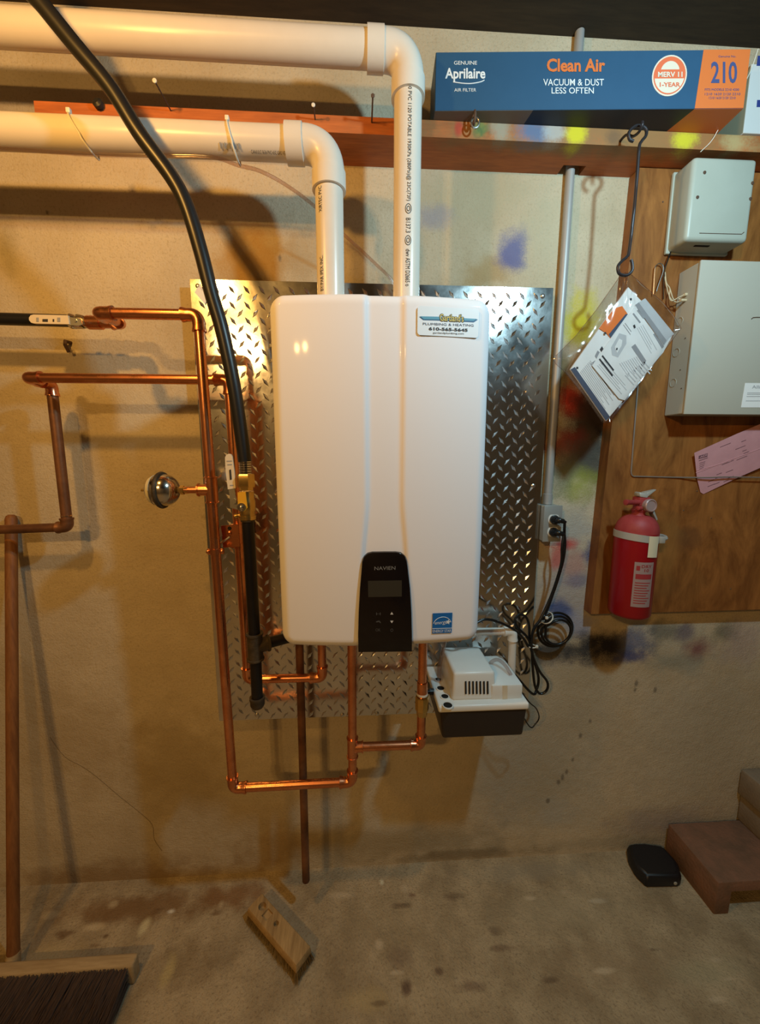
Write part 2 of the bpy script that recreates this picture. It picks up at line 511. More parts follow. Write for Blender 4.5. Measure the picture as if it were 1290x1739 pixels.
M['block'] = mat('grey_concrete_block', (0.27, 0.22, 0.16), 0.9, bump=0.6, bscale=120, var=0.6, vscale=12, col2=(0.17, 0.135, 0.095))
M['hole'] = mat('dark_hole', (0.006, 0.005, 0.004), 0.8)
M['tank'] = mat('black_tank_plastic', (0.022, 0.016, 0.014), 0.38)
M['whitebox'] = mat('white_carton', (0.62, 0.63, 0.62), 0.6)
M['cartonside'] = mat('carton_side', (0.36, 0.33, 0.22), 0.7)
M['cartonblue'] = mat('carton_blue', (0.03, 0.05, 0.22), 0.5)
M['redtext'] = mat('red_pipe_text', (0.45, 0.08, 0.05), 0.5)
M['crackline'] = mat('crack_line', (0.17, 0.125, 0.07), 0.9)
M['stubblack'] = mat('black_stub', (0.02, 0.018, 0.015), 0.5)


def clear_film(name, tint, gloss, rough):
    m = bpy.data.materials.new(name)
    m.use_nodes = True
    nt = m.node_tree
    nt.nodes.remove(nt.nodes['Principled BSDF'])
    t = nt.nodes.new('ShaderNodeBsdfTransparent')
    t.inputs[0].default_value = (*tint, 1)
    g = nt.nodes.new('ShaderNodeBsdfGlossy')
    g.inputs['Roughness'].default_value = rough
    fr = nt.nodes.new('ShaderNodeLayerWeight')
    fr.inputs[0].default_value = 0.25
    mu = nt.nodes.new('ShaderNodeMath')
    mu.operation = 'MULTIPLY_ADD'
    mu.inputs[1].default_value = 0.45
    mu.inputs[2].default_value = gloss
    nt.links.new(fr.outputs['Facing'], mu.inputs[0])
    mx = nt.nodes.new('ShaderNodeMixShader')
    nt.links.new(mu.outputs[0], mx.inputs[0])
    nt.links.new(t.outputs[0], mx.inputs[1])
    nt.links.new(g.outputs[0], mx.inputs[2])
    nt.links.new(mx.outputs[0], nt.nodes['Material Output'].inputs['Surface'])
    return m


M['film'] = clear_film('clear_bag_film', (0.95, 0.94, 0.94), 0.07, 0.10)
M['vinyl'] = clear_film('clear_vinyl', (0.88, 0.78, 0.74), 0.06, 0.2)


# ------------------------------------------------------------------ mesh helpers
def link(name, me, m, parent=None):
    o = bpy.data.objects.new(name, me)
    COL.objects.link(o)
    if m is not None:
        me.materials.append(M[m] if isinstance(m, str) else m)
    if parent is not None:
        o.parent = parent
        o.matrix_parent_inverse = Matrix.Translation(-parent.location)
    return o


def fin(name, bm, m, parent=None, smooth=True, ang=40):
    bmesh.ops.recalc_face_normals(bm, faces=bm.faces)
    me = bpy.data.meshes.new(name)
    bm.to_mesh(me)
    bm.free()
    if smooth:
        me.shade_smooth()
        me.set_sharp_from_angle(angle=R(ang))
    return link(name, me, m, parent)


def thing(name, label, cat, loc, group=None):
    o = bpy.data.objects.new(name, None)
    o.empty_display_size = 0.02
    o.location = loc
    COL.objects.link(o)
    return tag(o, label, cat, group)


def tag(o, label, cat, group=None):
    o['label'] = label
    o['category'] = cat
    if group:
        o['group'] = group
    return o


def structure(o):
    o['kind'] = 'structure'
    return o


def box(bm, lo, hi, bev=0.0, seg=2):
    lo, hi = Vector(lo), Vector(hi)
    r = bmesh.ops.create_cube(bm, size=1.0)
    for v in r['verts']:
        v.co = Vector(((lo.x + hi.x) / 2 + v.co.x * (hi.x - lo.x),
                       (lo.y + hi.y) / 2 + v.co.y * (hi.y - lo.y),
                       (lo.z + hi.z) / 2 + v.co.z * (hi.z - lo.z)))
    if bev > 0:
        es = list({e for v in r['verts'] for e in v.link_edges})
        bmesh.ops.bevel(bm, geom=es, offset=bev, segments=seg, affect='EDGES', profile=0.5)


def hexa(bm, b4, t4, bev=0.0, seg=2):
    """a solid between two quads given corner by corner"""
    vs_ = [bm.verts.new(p) for p in b4] + [bm.verts.new(p) for p in t4]
    fs = [(3, 2, 1, 0), (4, 5, 6, 7)] + [(i, (i + 1) % 4, 4 + (i + 1) % 4, 4 + i) for i in range(4)]
    for f in fs:
        bm.faces.new([vs_[i] for i in f])
    if bev > 0:
        es = list({e for v in vs_ for e in v.link_edges})
        bmesh.ops.bevel(bm, geom=es, offset=bev, segments=seg, affect='EDGES', profile=0.5)


def prism(bm, pts, off, bev=0.0):
    """polygon pts (3-D) pushed along the vector off"""
    off = Vector(off)
    a = [bm.verts.new(Vector(p)) for p in pts]
    b = [bm.verts.new(Vector(p) + off) for p in pts]
    n = len(pts)
    bm.faces.new(a)
    top = bm.faces.new(list(reversed(b)))
    for i in range(n):
        bm.faces.new([a[i], a[(i + 1) % n], b[(i + 1) % n], b[i]])
    if bev > 0:
        bmesh.ops.bevel(bm, geom=list(top.edges), offset=bev, segments=2, affect='EDGES', profile=0.5)


def frames(pts):
    n = len(pts)
    T = []
    for i in range(n):
        a = pts[max(i - 1, 0)]
        b = pts[min(i + 1, n - 1)]
        d = (b - a)
        if d.length < 1e-9:
            d = T[-1] if T else Vector((0, 0, 1))
        T.append(d.normalized())
    ref = Vector((0, 0, 1)) if abs(T[0].z) < 0.9 else Vector((1, 0, 0))
    U = [(ref - T[0] * ref.dot(T[0])).normalized()]
    for i in range(1, n):
        u = U[-1] - T[i] * U[-1].dot(T[i])
        U.append(u.normalized() if u.length > 1e-6 else U[-1])
    return T, U


def sweep(bm, pts, rad, n=16, cap=True, closed=False):
    pts = [Vector(p) for p in pts]
    if not isinstance(rad, (list, tuple)):
        rad = [rad] * len(pts)
    # duplicate points (radius steps) need the direction of their neighbours
    T, U = [], []
    uniq = [pts[0]]
    idx = [0]
    for p in pts[1:]:
        if (p - uniq[-1]).length > 1e-7:
            uniq.append(p)
        idx.append(len(uniq) - 1)
    Tu, Uu = frames(uniq)
    rings = []
    for p, r, k in zip(pts, rad, idx):
        t, u = Tu[k], Uu[k]
        w = t.cross(u)
        rings.append([bm.verts.new(p + (u * math.cos(2 * math.pi * j / n) + w * math.sin(2 * math.pi * j / n)) * r) for j in range(n)])
    m = len(rings)
    for i in range(m if closed else m - 1):
        a, b = rings[i], rings[(i + 1) % m]
        for j in range(n):
            try:
                bm.faces.new([a[j], a[(j + 1) % n], b[(j + 1) % n], b[j]])
            except ValueError:
                pass
    if cap and not closed:
        bm.faces.new(list(reversed(rings[0])))
        bm.faces.new(rings[-1])


def lathe(bm, p0, axis, prof, n=24, cap=True):
    """prof = [(distance along axis, radius)]"""
    p0 = Vector(p0)
    ax = Vector(axis).normalized()
    ref = Vector((0, 0, 1)) if abs(ax.z) < 0.9 else Vector((1, 0, 0))
    u = (ref - ax * ref.dot(ax)).normalized()
    w = ax.cross(u)
    rings = [[bm.verts.new(p0 + ax * d + (u * math.cos(2 * math.pi * j / n) + w * math.sin(2 * math.pi * j / n)) * r) for j in range(n)] for d, r in prof]
    for a, b in zip(rings, rings[1:]):
        for j in range(n):
            bm.faces.new([a[j], a[(j + 1) % n], b[(j + 1) % n], b[j]])
    if cap:
        bm.faces.new(list(reversed(rings[0])))
        bm.faces.new(rings[-1])


def spline(pts, k=8):
    """Catmull-Rom through the points"""
    P = [Vector(p) for p in pts]
    P = [P[0] * 2 - P[1]] + P + [P[-1] * 2 - P[-2]]
    out = []
    for i in range(1, len(P) - 2):
        p0, p1, p2, p3 = P[i - 1:i + 3]
        for j in range(k):
            t = j / k
            out.append(0.5 * ((2 * p1) + (p2 - p0) * t + (2 * p0 - 5 * p1 + 4 * p2 - p3) * t * t + (3 * p1 - p0 - 3 * p2 + p3) * t ** 3))
    out.append(P[-2])
    return out


def arc3(p0, p, p1, rr, k=8):
    """rounded corner at p between p0 and p1: list of points"""
    d0 = (p0 - p).normalized()
    d1 = (p1 - p).normalized()
    a = p + d0 * rr
    b = p + d1 * rr
    return [a * (1 - t) ** 2 + p * 2 * t * (1 - t) * 0.92 + (a + b) * 0.5 * 2 * t * (1 - t) * 0.08 + b * t * t for t in [i / k for i in range(k + 1)]]


def seg_r(p, d, r, off):
    return p + d * off, r


def elbow_mesh(p0, p, p1, r, rr, hub, n=20):
    """a pipe elbow with a socket at both ends"""
    d0 = (p0 - p).normalized()
    d1 = (p1 - p).normalized()
    arc = arc3(p0, p, p1, rr, 10)
    e = r * 1.2
    pts = [p + d0 * (rr + hub), p + d0 * (rr + hub), p + d0 * (rr + hub - r * .22), p + d0 * (rr + hub * .45)]
    rad = [r * 1.0, r * 1.36, r * 1.36, e]
    pts += arc
    rad += [e] * len(arc)
    pts += [p + d1 * (rr + hub * .45), p + d1 * (rr + hub - r * .22), p + d1 * (rr + hub), p + d1 * (rr + hub)]
    rad += [e, r * 1.36, r * 1.36, r * 1.0]
    bm = bmesh.new()
    sweep(bm, pts, rad, n)
    return bm


def tee_mesh(a, p, b, c, r, hub, n=20):
    """main run a-p-b with a branch towards c"""
    bm = bmesh.new()
    for q in ((a, b),):
        d0 = (q[0] - p).normalized()
        d1 = (q[1] - p).normalized()
        sweep(bm, [p + d0 * hub, p + d0 * hub, p + d0 * (hub - r * .25), p + d0 * (hub - r * .3), p, p + d1 * (hub - r * .3), p + d1 * (hub - r * .25), p + d1 * hub, p + d1 * hub],
              [r, r * 1.36, r * 1.36, r * 1.2, r * 1.2, r * 1.2, r * 1.36, r * 1.36, r], n)
    d = (c - p).normalized()
    sweep(bm, [p, p + d * (hub - r * .3), p + d * (hub - r * .25), p + d * hub, p + d * hub], [r * 1.15, r * 1.2, r * 1.36, r * 1.36, r], n)
    return bm


def pipe_run(parent, pts, r, m, rr, hub, name='pipe', skip=(), elbows=True, n=20, m_el=None, ends=(0, 0)):
    """straight pipes between the points and an elbow at every corner, each a part"""
    pts = [Vector(p) for p in pts]
    for i in range(len(pts) - 1):
        a, b = pts[i], pts[i + 1]
        d = (b - a).normalized()
        s = rr + hub * .5 if i > 0 else ends[0]
        e = rr + hub * .5 if i < len(pts) - 2 else ends[1]
        bm = bmesh.new()
        sweep(bm, [a + d * s, b - d * e], r, n)
        fin(name, bm, m, parent)
    for i in range(1, len(pts) - 1):
        fin('elbow', elbow_mesh(pts[i - 1], pts[i], pts[i + 1], r, rr, hub, n), m_el or m, parent)


def tube(name, pts, r, m, parent=None, n=10, closed=False):
    bm = bmesh.new()
    sweep(bm, pts, r, n, closed=closed)
    return fin(name, bm, m, parent)


def decal(parent, name, pl, uv, m, h=0.0005, t=0.0004):
    bm = bmesh.new()
    prism(bm, [pl.pt(u, v, h - t) for u, v in uv], pl.N * t)
    return fin(name, bm, m, parent, smooth=False)


def decal_px(parent, name, pl, pxs, m, h=0.0005, t=0.0004):
    return decal(parent, name, pl, [pl.hit(*q) for q in pxs], m, h, t)


def rrect(x0, y0, x1, y1, r, k=5):
    out = []
    for (cx, cy, a0) in ((x1 - r, y1 - r, 0), (x0 + r, y1 - r, 90), (x0 + r, y0 + r, 180), (x1 - r, y0 + r, 270)):
        for i in range(k + 1):
            a = R(a0 + 90 * i / k)
            out.append((cx + r * math.cos(a), cy + r * math.sin(a)))
    return out


_txt = {}


def text_data(s, bold=0.0):
    """flat glyph mesh of a string, unit: (verts 2-D, faces)"""
    if (s, bold) in _txt:
        return _txt[(s, bold)]
    c = bpy.data.curves.new('glyphs', 'FONT')
    c.body = s
    c.offset = bold
    c.resolution_u = 3
    o = bpy.data.objects.new('glyphs', c)
    COL.objects.link(o)
    dg = bpy.context.evaluated_depsgraph_get()
    me = o.evaluated_get(dg).to_mesh()
    vv = [(v.co.x, v.co.y) for v in me.vertices]
    ff = [list(p.vertices) for p in me.polygons]
    o.evaluated_get(dg).to_mesh_clear()
    bpy.data.objects.remove(o)
    bpy.data.curves.remove(c)
    x0, x1 = min(v[0] for v in vv), max(v[0] for v in vv)
    y0, y1 = min(v[1] for v in vv), max(v[1] for v in vv)
    vv = [((x - x0) / (x1 - x0), (y - y0) / (y1 - y0)) for x, y in vv]
    _txt[(s, bold)] = (vv, ff)
    return _txt[(s, bold)]


def text_map(parent, s, fn, m, bold=0.0, name='lettering'):
    vv, ff = text_data(s, bold)
    me = bpy.data.meshes.new(name)
    me.from_pydata([fn(a, b) for a, b in vv], [], ff)
    return link(name, me, m, parent)


def text_px(parent, s, pl, p00, p10, p01, m, h=0.0008, bold=0.0, name='lettering'):
    """string filling the parallelogram whose lower left, lower right and upper left pixels are given"""
    a = Vector(pl.hit(*p00))
    b = Vector(pl.hit(*p10)) - a
    c = Vector(pl.hit(*p01)) - a

    def fn(u, v):
        q = a + b * u + c * v
        return pl.pt(q.x, q.y, h)
    return text_map(parent, s, fn, m, bold, name)


def bool_cut(o, cutter_bm):
    me = bpy.data.meshes.new('cutter')
    bmesh.ops.recalc_face_normals(cutter_bm, faces=cutter_bm.faces)
    cutter_bm.to_mesh(me)
    cutter_bm.free()
    c = bpy.data.objects.new('cutter', me)
    COL.objects.link(c)
    md = o.modifiers.new('cut', 'BOOLEAN')
    md.operation = 'DIFFERENCE'
    md.object = c
    md.solver = 'EXACT'
    bpy.context.view_layer.update()
    dg = bpy.context.evaluated_depsgraph_get()
    new = bpy.data.meshes.new_from_object(o.evaluated_get(dg))
    o.modifiers.clear()
    o.data = new
    bpy.data.objects.remove(c)
    new.shade_smooth()
    new.set_sharp_from_angle(angle=R(40))


V = Vector

# ================================================================== THE ROOM
def slab(name, lo, hi, m):
    bm = bmesh.new()
    box(bm, lo, hi)
    return structure(fin(name, bm, m, smooth=False))


wall = slab('wall_back', (-2.2, 0, -0.1), (2.3, 0.25, 2.44), 'wall')
slab('floor', (-2.2, -3.8, -0.1), (2.3, 0.0, 0.0), 'floor')
slab('ceiling', (-2.4, -4.0, 2.44), (2.5, 0.25, 2.50), 'ceil')
slab('wall_left', (-2.4, -3.8, -0.1), (-2.2, 0.25, 2.44), 'room')
slab('wall_right', (2.3, -3.8, -0.1), (2.5, 0.25, 2.44), 'room')
slab('wall_front', (-2.4, -4.0, -0.1), (2.5, -3.8, 2.44), 'room')
# hairline crack in the lower plaster
ck = [at(q[0], q[1], 0) for q in [(85, 1252), (110, 1285), (140, 1302), (165, 1320), (200, 1350), (235, 1378), (258, 1400), (262, 1425), (275, 1445)]]
tube('crack', spline(ck, 4), 0.0007, 'crackline', wall, 5)

# ================================================================== LEDGER BOARD along the wall
CONX = 0.566
bm = bmesh.new()
BZ0, BZ1, BY = 2.124, 2.160, -0.102
lx = at(57, 172, BY).x
prism(bm, [(lx, 0, BZ0), (lx, BY, BZ0), (1.6, BY, BZ0), (1.6, 0, BZ0), (CONX + .03, 0, BZ0), (CONX + .03, -.034, BZ0), (CONX - .03, -.034, BZ0), (CONX - .03, 0, BZ0)], (0, 0, BZ1 - BZ0), 0.0015)
tag(fin('wood_ledger_board', bm, 'ledger', smooth=False), 'long reddish wooden board with paint spatters fixed along the wall under the filter carton', 'board')


def nail(tip, root, r, head, label, m='rust', mh='nylon'):
    a = at(root[0], root[1], BY)
    d = ray(*tip)
    best = None
    for i in range(400):           # the nail sticks straight out of the board, so only its length is open
        y = BY - 0.0005 * i
        q = at(tip[0], tip[1], y)
        e = abs(q.z - a.z)
        if best is None or e < best[0]:
            best = (e, y)
    t = V((a.x, best[1], a.z))
    n_ = thing('nail', label, 'nail', a)
    bm = bmesh.new()
    sweep(bm, [a + V((0, .012, 0)), t], r, 8)
    fin('shank', bm, m, n_)
    bm = bmesh.new()
    lathe(bm, t + V((0, .001, 0)), (0, -1, 0), [(0, r), (0, head), (.0015, head), (.0022, head * .6)], 10)
    fin('head', bm, mh, n_)


nail((265, 137), (290, 188), .0016, .0045, 'thin nail sticking out of the board beside the black gas hose')
nail((530, 178), (535, 203), .0016, .0042, 'thin nail sticking out of the board above the elbow of the lower vent pipe')
nail((629, 162), (631, 208), .0018, .0042, 'thin dark nail sticking out of the board beside the upright of the upper vent pipe', mh='rust')
# black stub
p = at(172, 184, BY)
bm = bmesh.new()
lathe(bm, p + V((0, .01, 0)), (-.15, -1, .25), [(0, .007), (.014, .007), (.014, .011), (.02, .011), (.024, .006)], 10)
tag(fin('black_bolt', bm, 'stubblack'), 'stubby black bolt in the board just above the lower vent pipe', 'bolt')
# screw eye under the carton
p = at(800, 214, BY)
se = thing('screw_eye', 'rusty ring screw in the board under the filter carton', 'screw eye', p)
bm = bmesh.new()
sweep(bm, [p + V((0, .012, 0)), p + V((0, -.014, 0))], .003, 8)
fin('shank', bm, 'rust', se)
bm = bmesh.new()
c = p + V((0, -.022, .0))
sweep(bm, [c + V((.0, math.cos(a) * .009, math.sin(a) * .013)) for a in [2 * math.pi * i / 18 for i in range(18)]], .0028, 7, closed=True)
fin('ring', bm, 'rust', se)
bm = bmesh.new()
c2 = c + V((.002, -.003, -.012))
sweep(bm, [c2 + V((math.cos(a) * .009, 0, math.sin(a) * .011)) for a in [2 * math.pi * i / 18 for i in range(18)]], .0022, 7, closed=True)
fin('ring', bm, 'zinc', se)

# ================================================================== TREAD PLATE
PX0, PX1, PZ0, PZ1, PY = -0.429, 0.531, 0.582, 1.830, -0.030
plate = thing('tread_plate_sheet', 'shiny aluminium diamond tread sheet mounted on the wall behind the water heater', 'metal sheet', (0.05, -.03, PZ0))
bm = bmesh.new()
box(bm, (PX0, PY, PZ0), (PX1, PY + .003, PZ1), .0006, 1)
fin('sheet', bm, 'plate', plate, smooth=False)
bm = bmesh.new()
P_ = 0.0385
ang = R(57)


def lug(x, z, s):
    dx, dz = math.cos(ang) * s, math.sin(ang)
    L_, w, h = .0138, .0046, .0034
    nx, nz = -dz, dx
    e0 = bm.verts.new((x - dx * L_, PY, z - dz * L_))
    e1 = bm.verts.new((x + dx * L_, PY, z + dz * L_))
    a = bm.verts.new((x + nx * w, PY, z + nz * w))
    b = bm.verts.new((x - nx * w, PY, z - nz * w))
    t0 = bm.verts.new((x - dx * L_ * .62, PY - h, z - dz * L_ * .62))
    t1 = bm.verts.new((x + dx * L_ * .62, PY - h, z + dz * L_ * .62))
    for f in ((e0, t0, a), (a, t0, t1), (a, t1, e1), (e1, t1, b), (b, t1, t0), (b, t0, e0)):
        bm.faces.new(f)


ang = R(52)
nx_, nz_ = int((PX1 - PX0) / P_), int((PZ1 - PZ0) / P_)
for i in range(nx_ + 1):
    for j in range(nz_ + 1):
        for (s, o_) in ((1, 0), (-1, .5)):
            x = PX0 + .008 + (i + o_) * P_
            z = PZ0 + .012 + (j + o_) * P_
            if PX0 + .009 < x < PX1 - .009 and PZ0 + .011 < z < PZ1 - .011:
                lug(x, z, s)
lo_ = fin('tread_lugs', bm, 'lug', plate, smooth=False)
lo_['kind'] = 'stuff'
for (px, py) in [(921, 503), (905, 825), (640, 1212), (581, 1214), (436, 1214), (336, 486), (888, 1180)]:
    p = at(px, py, PY)
    bm = bmesh.new()
    lathe(bm, p, (0, -1, 0), [(0, .0062), (.0022, .0058), (.0036, .0036), (.004, .001)], 14)
    fin('screw', bm, 'zinc', plate)
for x in (PX0 + .12, .05, PX1 - .12):
    bm = bmesh.new()
    box(bm, (x - .02, PY + .003, PZ0 + .1), (x + .02, -.0005, PZ1 - .05))
    fin('spacer_strip', bm, 'palewood', plate, smooth=False)
pl_ = upright(PY)
decal_px(plate, 'sticker', pl_, [(331, 497), (340, 482), (352, 508), (349, 518)], 'whitepaper', h=.0032)

# ================================================================== WATER HEATER
HX, HW, HZ0, HZ1, HC = 0.0490, 0.2215, 0.962, 1.692, 0.030
HZC, HH = (HZ0 + HZ1) / 2, (HZ1 - HZ0) / 2
GX = 0.0535 - HX


def sst(a, b, t):
    t = min(max((t - a) / (b - a), 0), 1)
    return t * t * (3 - 2 * t)


def cover_y(x, z):
    """depth of the front cover; x relative to the heater's middle"""
    zr = z - HZC
    qx, qz = abs(x) - (HW - HC), abs(zr) - (HH - HC)
    d = HC - math.hypot(qx, qz) if (qx > 0 and qz > 0) else min(HC - qx, HC - qz)
    d = max(d, 0)
    rf = .022
    drop = rf - math.sqrt(max(rf * rf - (rf - d) ** 2, 0)) if d < rf else 0
    k = sst(1.30, 1.16, z)
    k2 = sst(1.20, .97, z)
    wo = .0415 + .0085 * k + .008 * k2
    wi = .0290 + .0105 * k + .008 * k2
    g = 1 - sst(wi, wo, abs(x - GX))
    return -.336 + .020 * (x / HW) ** 2 + .004 * (zr / HH) ** 2 + drop + .0065 * g


heater = thing('tankless_water_heater', 'white wall-hung tankless water heater with black control panel and curved front cover', 'water heater', (HX, -.2, HZ0))
bm = bmesh.new()
xs = []
N = 110
xs = [-HW + HW * 2 * i / N for i in range(N + 1)]
xs = sorted(set([round(x, 5) for x in xs] + [round(s * (HW - .03 * (1 - math.cos(math.pi / 2 * k / 12))), 5) for s in (-1, 1) for k in range(12)] + [s * HW for s in (-1, 1)]))
zs = sorted(set([round(HZ0 + 2 * HH * i / 90, 5) for i in range(91)] + [round(HZC + s * (HH - .03 * (1 - math.cos(math.pi / 2 * k / 14))), 5) for s in (-1, 1) for k in range(14)]))
grid = []
for z in zs:
    e = HH - abs(z - HZC)
    half = HW - HC + math.sqrt(max(HC ** 2 - (HC - e) ** 2, 0)) if e < HC else HW
    row = []
    for x in xs:
        q = .6 * HW
        xx = x if abs(x) <= q else math.copysign(q + (abs(x) - q) * (half - q) / (HW - q), x)
        row.append(bm.verts.new((HX + xx, cover_y(xx, z), z)))
    grid.append(row)
for a, b in zip(grid, grid[1:]):
    for i in range(len(a) - 1):
        bm.faces.new([a[i], a[i + 1], b[i + 1], b[i]])
loop = grid[0][:] + [r_[-1] for r_ in grid[1:]] + list(reversed(grid[-1][:-1])) + [r_[0] for r_ in reversed(grid[1:-1])]
back = [bm.verts.new((v.co.x, -.215, v.co.z)) for v in loop]
n = len(loop)
for i in range(n):
    bm.faces.new([loop[i], loop[(i + 1) % n], back[(i + 1) % n], back[i]])
fin('front_cover', bm, 'enamel', heater, ang=60)
bm = bmesh.new()
prism(bm, [(HX + x, -.046, HZC + z) for x, z in rrect(-HW + .004, -HH + .004, HW - .004, HH - .004, .026)], (0, -.175, 0))
fin('cabinet', bm, 'enamel', heater)
# back bracket down to the sheet
bm = bmesh.new()
box(bm, (HX - .19, -.0455, HZ1 - .06), (HX + .19, PY - .0040, HZ1 - .01), .001, 1)
fin('mounting_bracket', bm, 'zinc', heater, smooth=False)
bm = bmesh.new()
box(bm, (HX - .19, -.0455, HZ0 + .01), (HX + .19, PY - .0040, HZ0 + .05), .001, 1)
fin('mounting_bracket', bm, 'zinc', heater, smooth=False)
# control panel
cpl = upright(-.3385)
top = [(614, 966), (614.6, 955), (618, 945.5), (624, 940.5), (632, 938.5), (652, 938), (672, 938), (681, 939.5), (687, 944), (690.5, 953), (692, 966)]
low = [(696, 1000), (698.3, 1040), (699.2, 1080), (699.5, 1107), (608.3, 1108), (607.8, 1080), (608.8, 1040), (611, 1000)]
poly = [cpl.hit(*q) for q in top + low]
bm = bmesh.new()
prism(bm, [(u, -.322, v) for u, v in poly], (0, -.0165, 0), .0018)
panel = fin('control_panel', bm, 'gloss', heater)
decal_px(panel, 'display', cpl, [(624.5, 986.5), (682, 985.5), (682, 1013), (625, 1014)], 'lcd', h=.0005)
text_px(panel, 'NAVIEN', cpl, (635.5, 968.2), (671, 967.2), (635.5, 962.2), 'icon')
for (x, y, s) in [(665, 1041.5, 1), (665, 1056, -1)]:
    decal_px(panel, 'button', cpl, [(x - 2.6, y + 1.9 * s), (x + 2.6, y + 1.9 * s), (x, y - 2.3 * s)], 'iconlit')
text_px(panel, 'H', cpl, (638.5, 1044.5), (646, 1044.5), (638.5, 1040), 'icondim', name='button')
decal_px(panel, 'button', cpl, [(638.5, 1055), (644, 1053.8), (646.5, 1057), (645.5, 1058.5), (643.5, 1056), (638.5, 1057)], 'icondim')
text_px(panel, 'OK', cpl, (637.5, 1072), (646, 1072), (637.5, 1067), 'icondim', name='button')
bm = bmesh.new()
c = cpl.hit(665, 1070)
sweep(bm, [cpl.pt(c[0] + .0028 * math.cos(a), c[1] + .0028 * math.sin(a), .0004) for a in [2 * math.pi * i / 16 for i in range(16)]], .0004, 5, closed=True)
fin('button', bm, 'icondim', panel)


def cover_plane(px, py, off):
    """tangent plane of the cover under a pixel"""
    q = at(px, py, -.33)
    for _ in range(6):
        q = at(px, py, cover_y(q.x - HX, q.z) - off)
    e = .03
    x, z = q.x - HX, q.z
    U = V((2 * e, cover_y(x + e, z) - cover_y(x - e, z), 0))
    W_ = V((0, cover_y(x, z + e) - cover_y(x, z - e), 2 * e))
    return Pl(q, U, W_)


sp_ = cover_plane(760, 547, .0009)
u0, v0 = sp_.hit(708.5, 547)
u1, v1 = sp_.hit(812.5, 549)
_, vt = sp_.hit(760, 522.5)
_, vb = sp_.hit(760, 571.5)
stick = decal(heater, 'company_sticker', sp_, rrect(u0, vb, u1, vt, .006), 'starwhite', h=.0006)
decal_px(stick, 'banner', sp_, [(711, 538.2), (741, 538.8), (811, 543), (804, 547.8), (741, 544.5), (718, 543.8)], 'bannerdark', h=.0009)
decal_px(stick, 'banner', sp_, [(713, 537.4), (741, 538), (809, 542), (803, 545.5), (741, 543), (719, 542.5)], 'banner', h=.0012)
text_px(stick, "Gartland's", sp_, (745.5, 546), (787.5, 548), (745, 532.2), 'ink', h=.0014, bold=.07)
text_px(stick, "Gartland's", sp_, (746.5, 545.2), (786.5, 547.2), (746, 533.2), 'gold', h=.0016, bold=.015)
text_px(stick, 'PLUMBING & HEATING', sp_, (717.5, 552), (803.5, 555), (717.5, 548), 'navy', h=.0012)
text_px(stick, '610-565-5645', sp_, (727.5, 561), (793.5, 563.8), (727.5, 555.5), 'ink', h=.0012, bold=.035)
text_px(stick, 'gartlandplumbing.com', sp_, (734.5, 567.6), (787, 569.3), (734.5, 563.6), 'ink', h=.0012)
ep = cover_plane(750, 1058, .0009)
est = decal_px(heater, 'energy_sticker', ep, [(733.2, 1076), (766.2, 1074.5), (767.8, 1040.3), (734.3, 1041.5)], 'starblue', h=.0006)
ec = ep.hit(750.5, 1060)
eu = ep.hit(766, 1060)[0] - ec[0]
bm = bmesh.new()
sweep(bm, [ep.pt(ec[0] + eu * math.cos(R(a)), ec[1] - .003 + eu * .95 * math.sin(R(a)), .0007) for a in range(18, 163, 6)], .0006, 5)
fin('arc', bm, 'starwhite', est)
decal_px(est, 'stripe', ep, [(733.5, 1067), (766.6, 1066), (766.6, 1066.8), (733.5, 1067.8)], 'starwhite', h=.0009)
text_px(est, 'energy', ep, (737, 1062.5), (757, 1060.5), (738.5, 1056.5), 'starwhite', h=.0009)
st_c = ep.hit(760.5, 1056)
decal(est, 'star', ep, [(st_c[0] + (.0062 if i % 2 == 0 else .0028) * math.sin(R(36 * i + 12)), st_c[1] + (.0062 if i % 2 == 0 else .0028) * math.cos(R(36 * i + 12))) for i in range(10)], 'starwhite', h=.0009)
text_px(est, 'ENERGY STAR', ep, (734.6, 1074.2), (765.4, 1073), (734.6, 1069.4), 'starwhite', h=.0009)

# ================================================================== PVC VENT PIPES
PR = 0.0302


def vent(name, label, corner, zbot, Y, xl, zl):
    t = thing(name, label, 'pipe', V((corner[0], Y, zbot)))
    a = V((xl, Y, zl))
    c = V((corner[0], Y, corner[1]))
    b = V((corner[0], Y, zbot))
    for (s, e) in ((a, c + (a - c).normalized() * .055), (c + V((0, 0, -.055)), b)):
        bm = bmesh.new()
        sweep(bm, [s, e], PR, 40)
        fin('pipe', bm, 'pvc', t, ang=60)
    # elbow with straight sockets
    d0 = (a - c).normalized()
    d1 = V((0, 0, -1))
    arc = arc3(a, c, b, .050, 14)
    pts = [c + d0 * .088, c + d0 * .088, c + d0 * .053, c + d0 * .052] + arc + [c + d1 * .052, c + d1 * .053, c + d1 * .088, c + d1 * .088]
    rad = [PR, .0362, .0362, .0335] + [.0335] * len(arc) + [.0335, .0362, .0362, PR]
    bm = bmesh.new()
    sweep(bm, pts, rad, 40)
    fin('elbow', bm, 'pvc', t, ang=30)
    return t


UX, UY, UZ = 0.1135, -.17, 2.232
LX, LY, LZ = -.0585, -.19, 2.034
v1_ = vent('vent_pipe', 'upper white vent pipe bending down with black lettering on its upright', (UX, UZ), HZ1 + .004, UY, -2.19, UZ + .004)
v2_ = vent('vent_pipe', 'lower white vent pipe with two cable ties bending down into the heater', (LX, LZ), HZ1 + .004, LY, -2.19, LZ - .004)
for (x, Y) in ((UX, UY), (LX, LY)):
    bm = bmesh.new()
    lathe(bm, (x, Y, HZ1 - .008), (0, 0, 1), [(0, .041), (.011, .041), (.013, .039), (.013, .0306), (0, .0306)], 36, cap=False)
    fin('vent_collar', bm, 'white', heater)


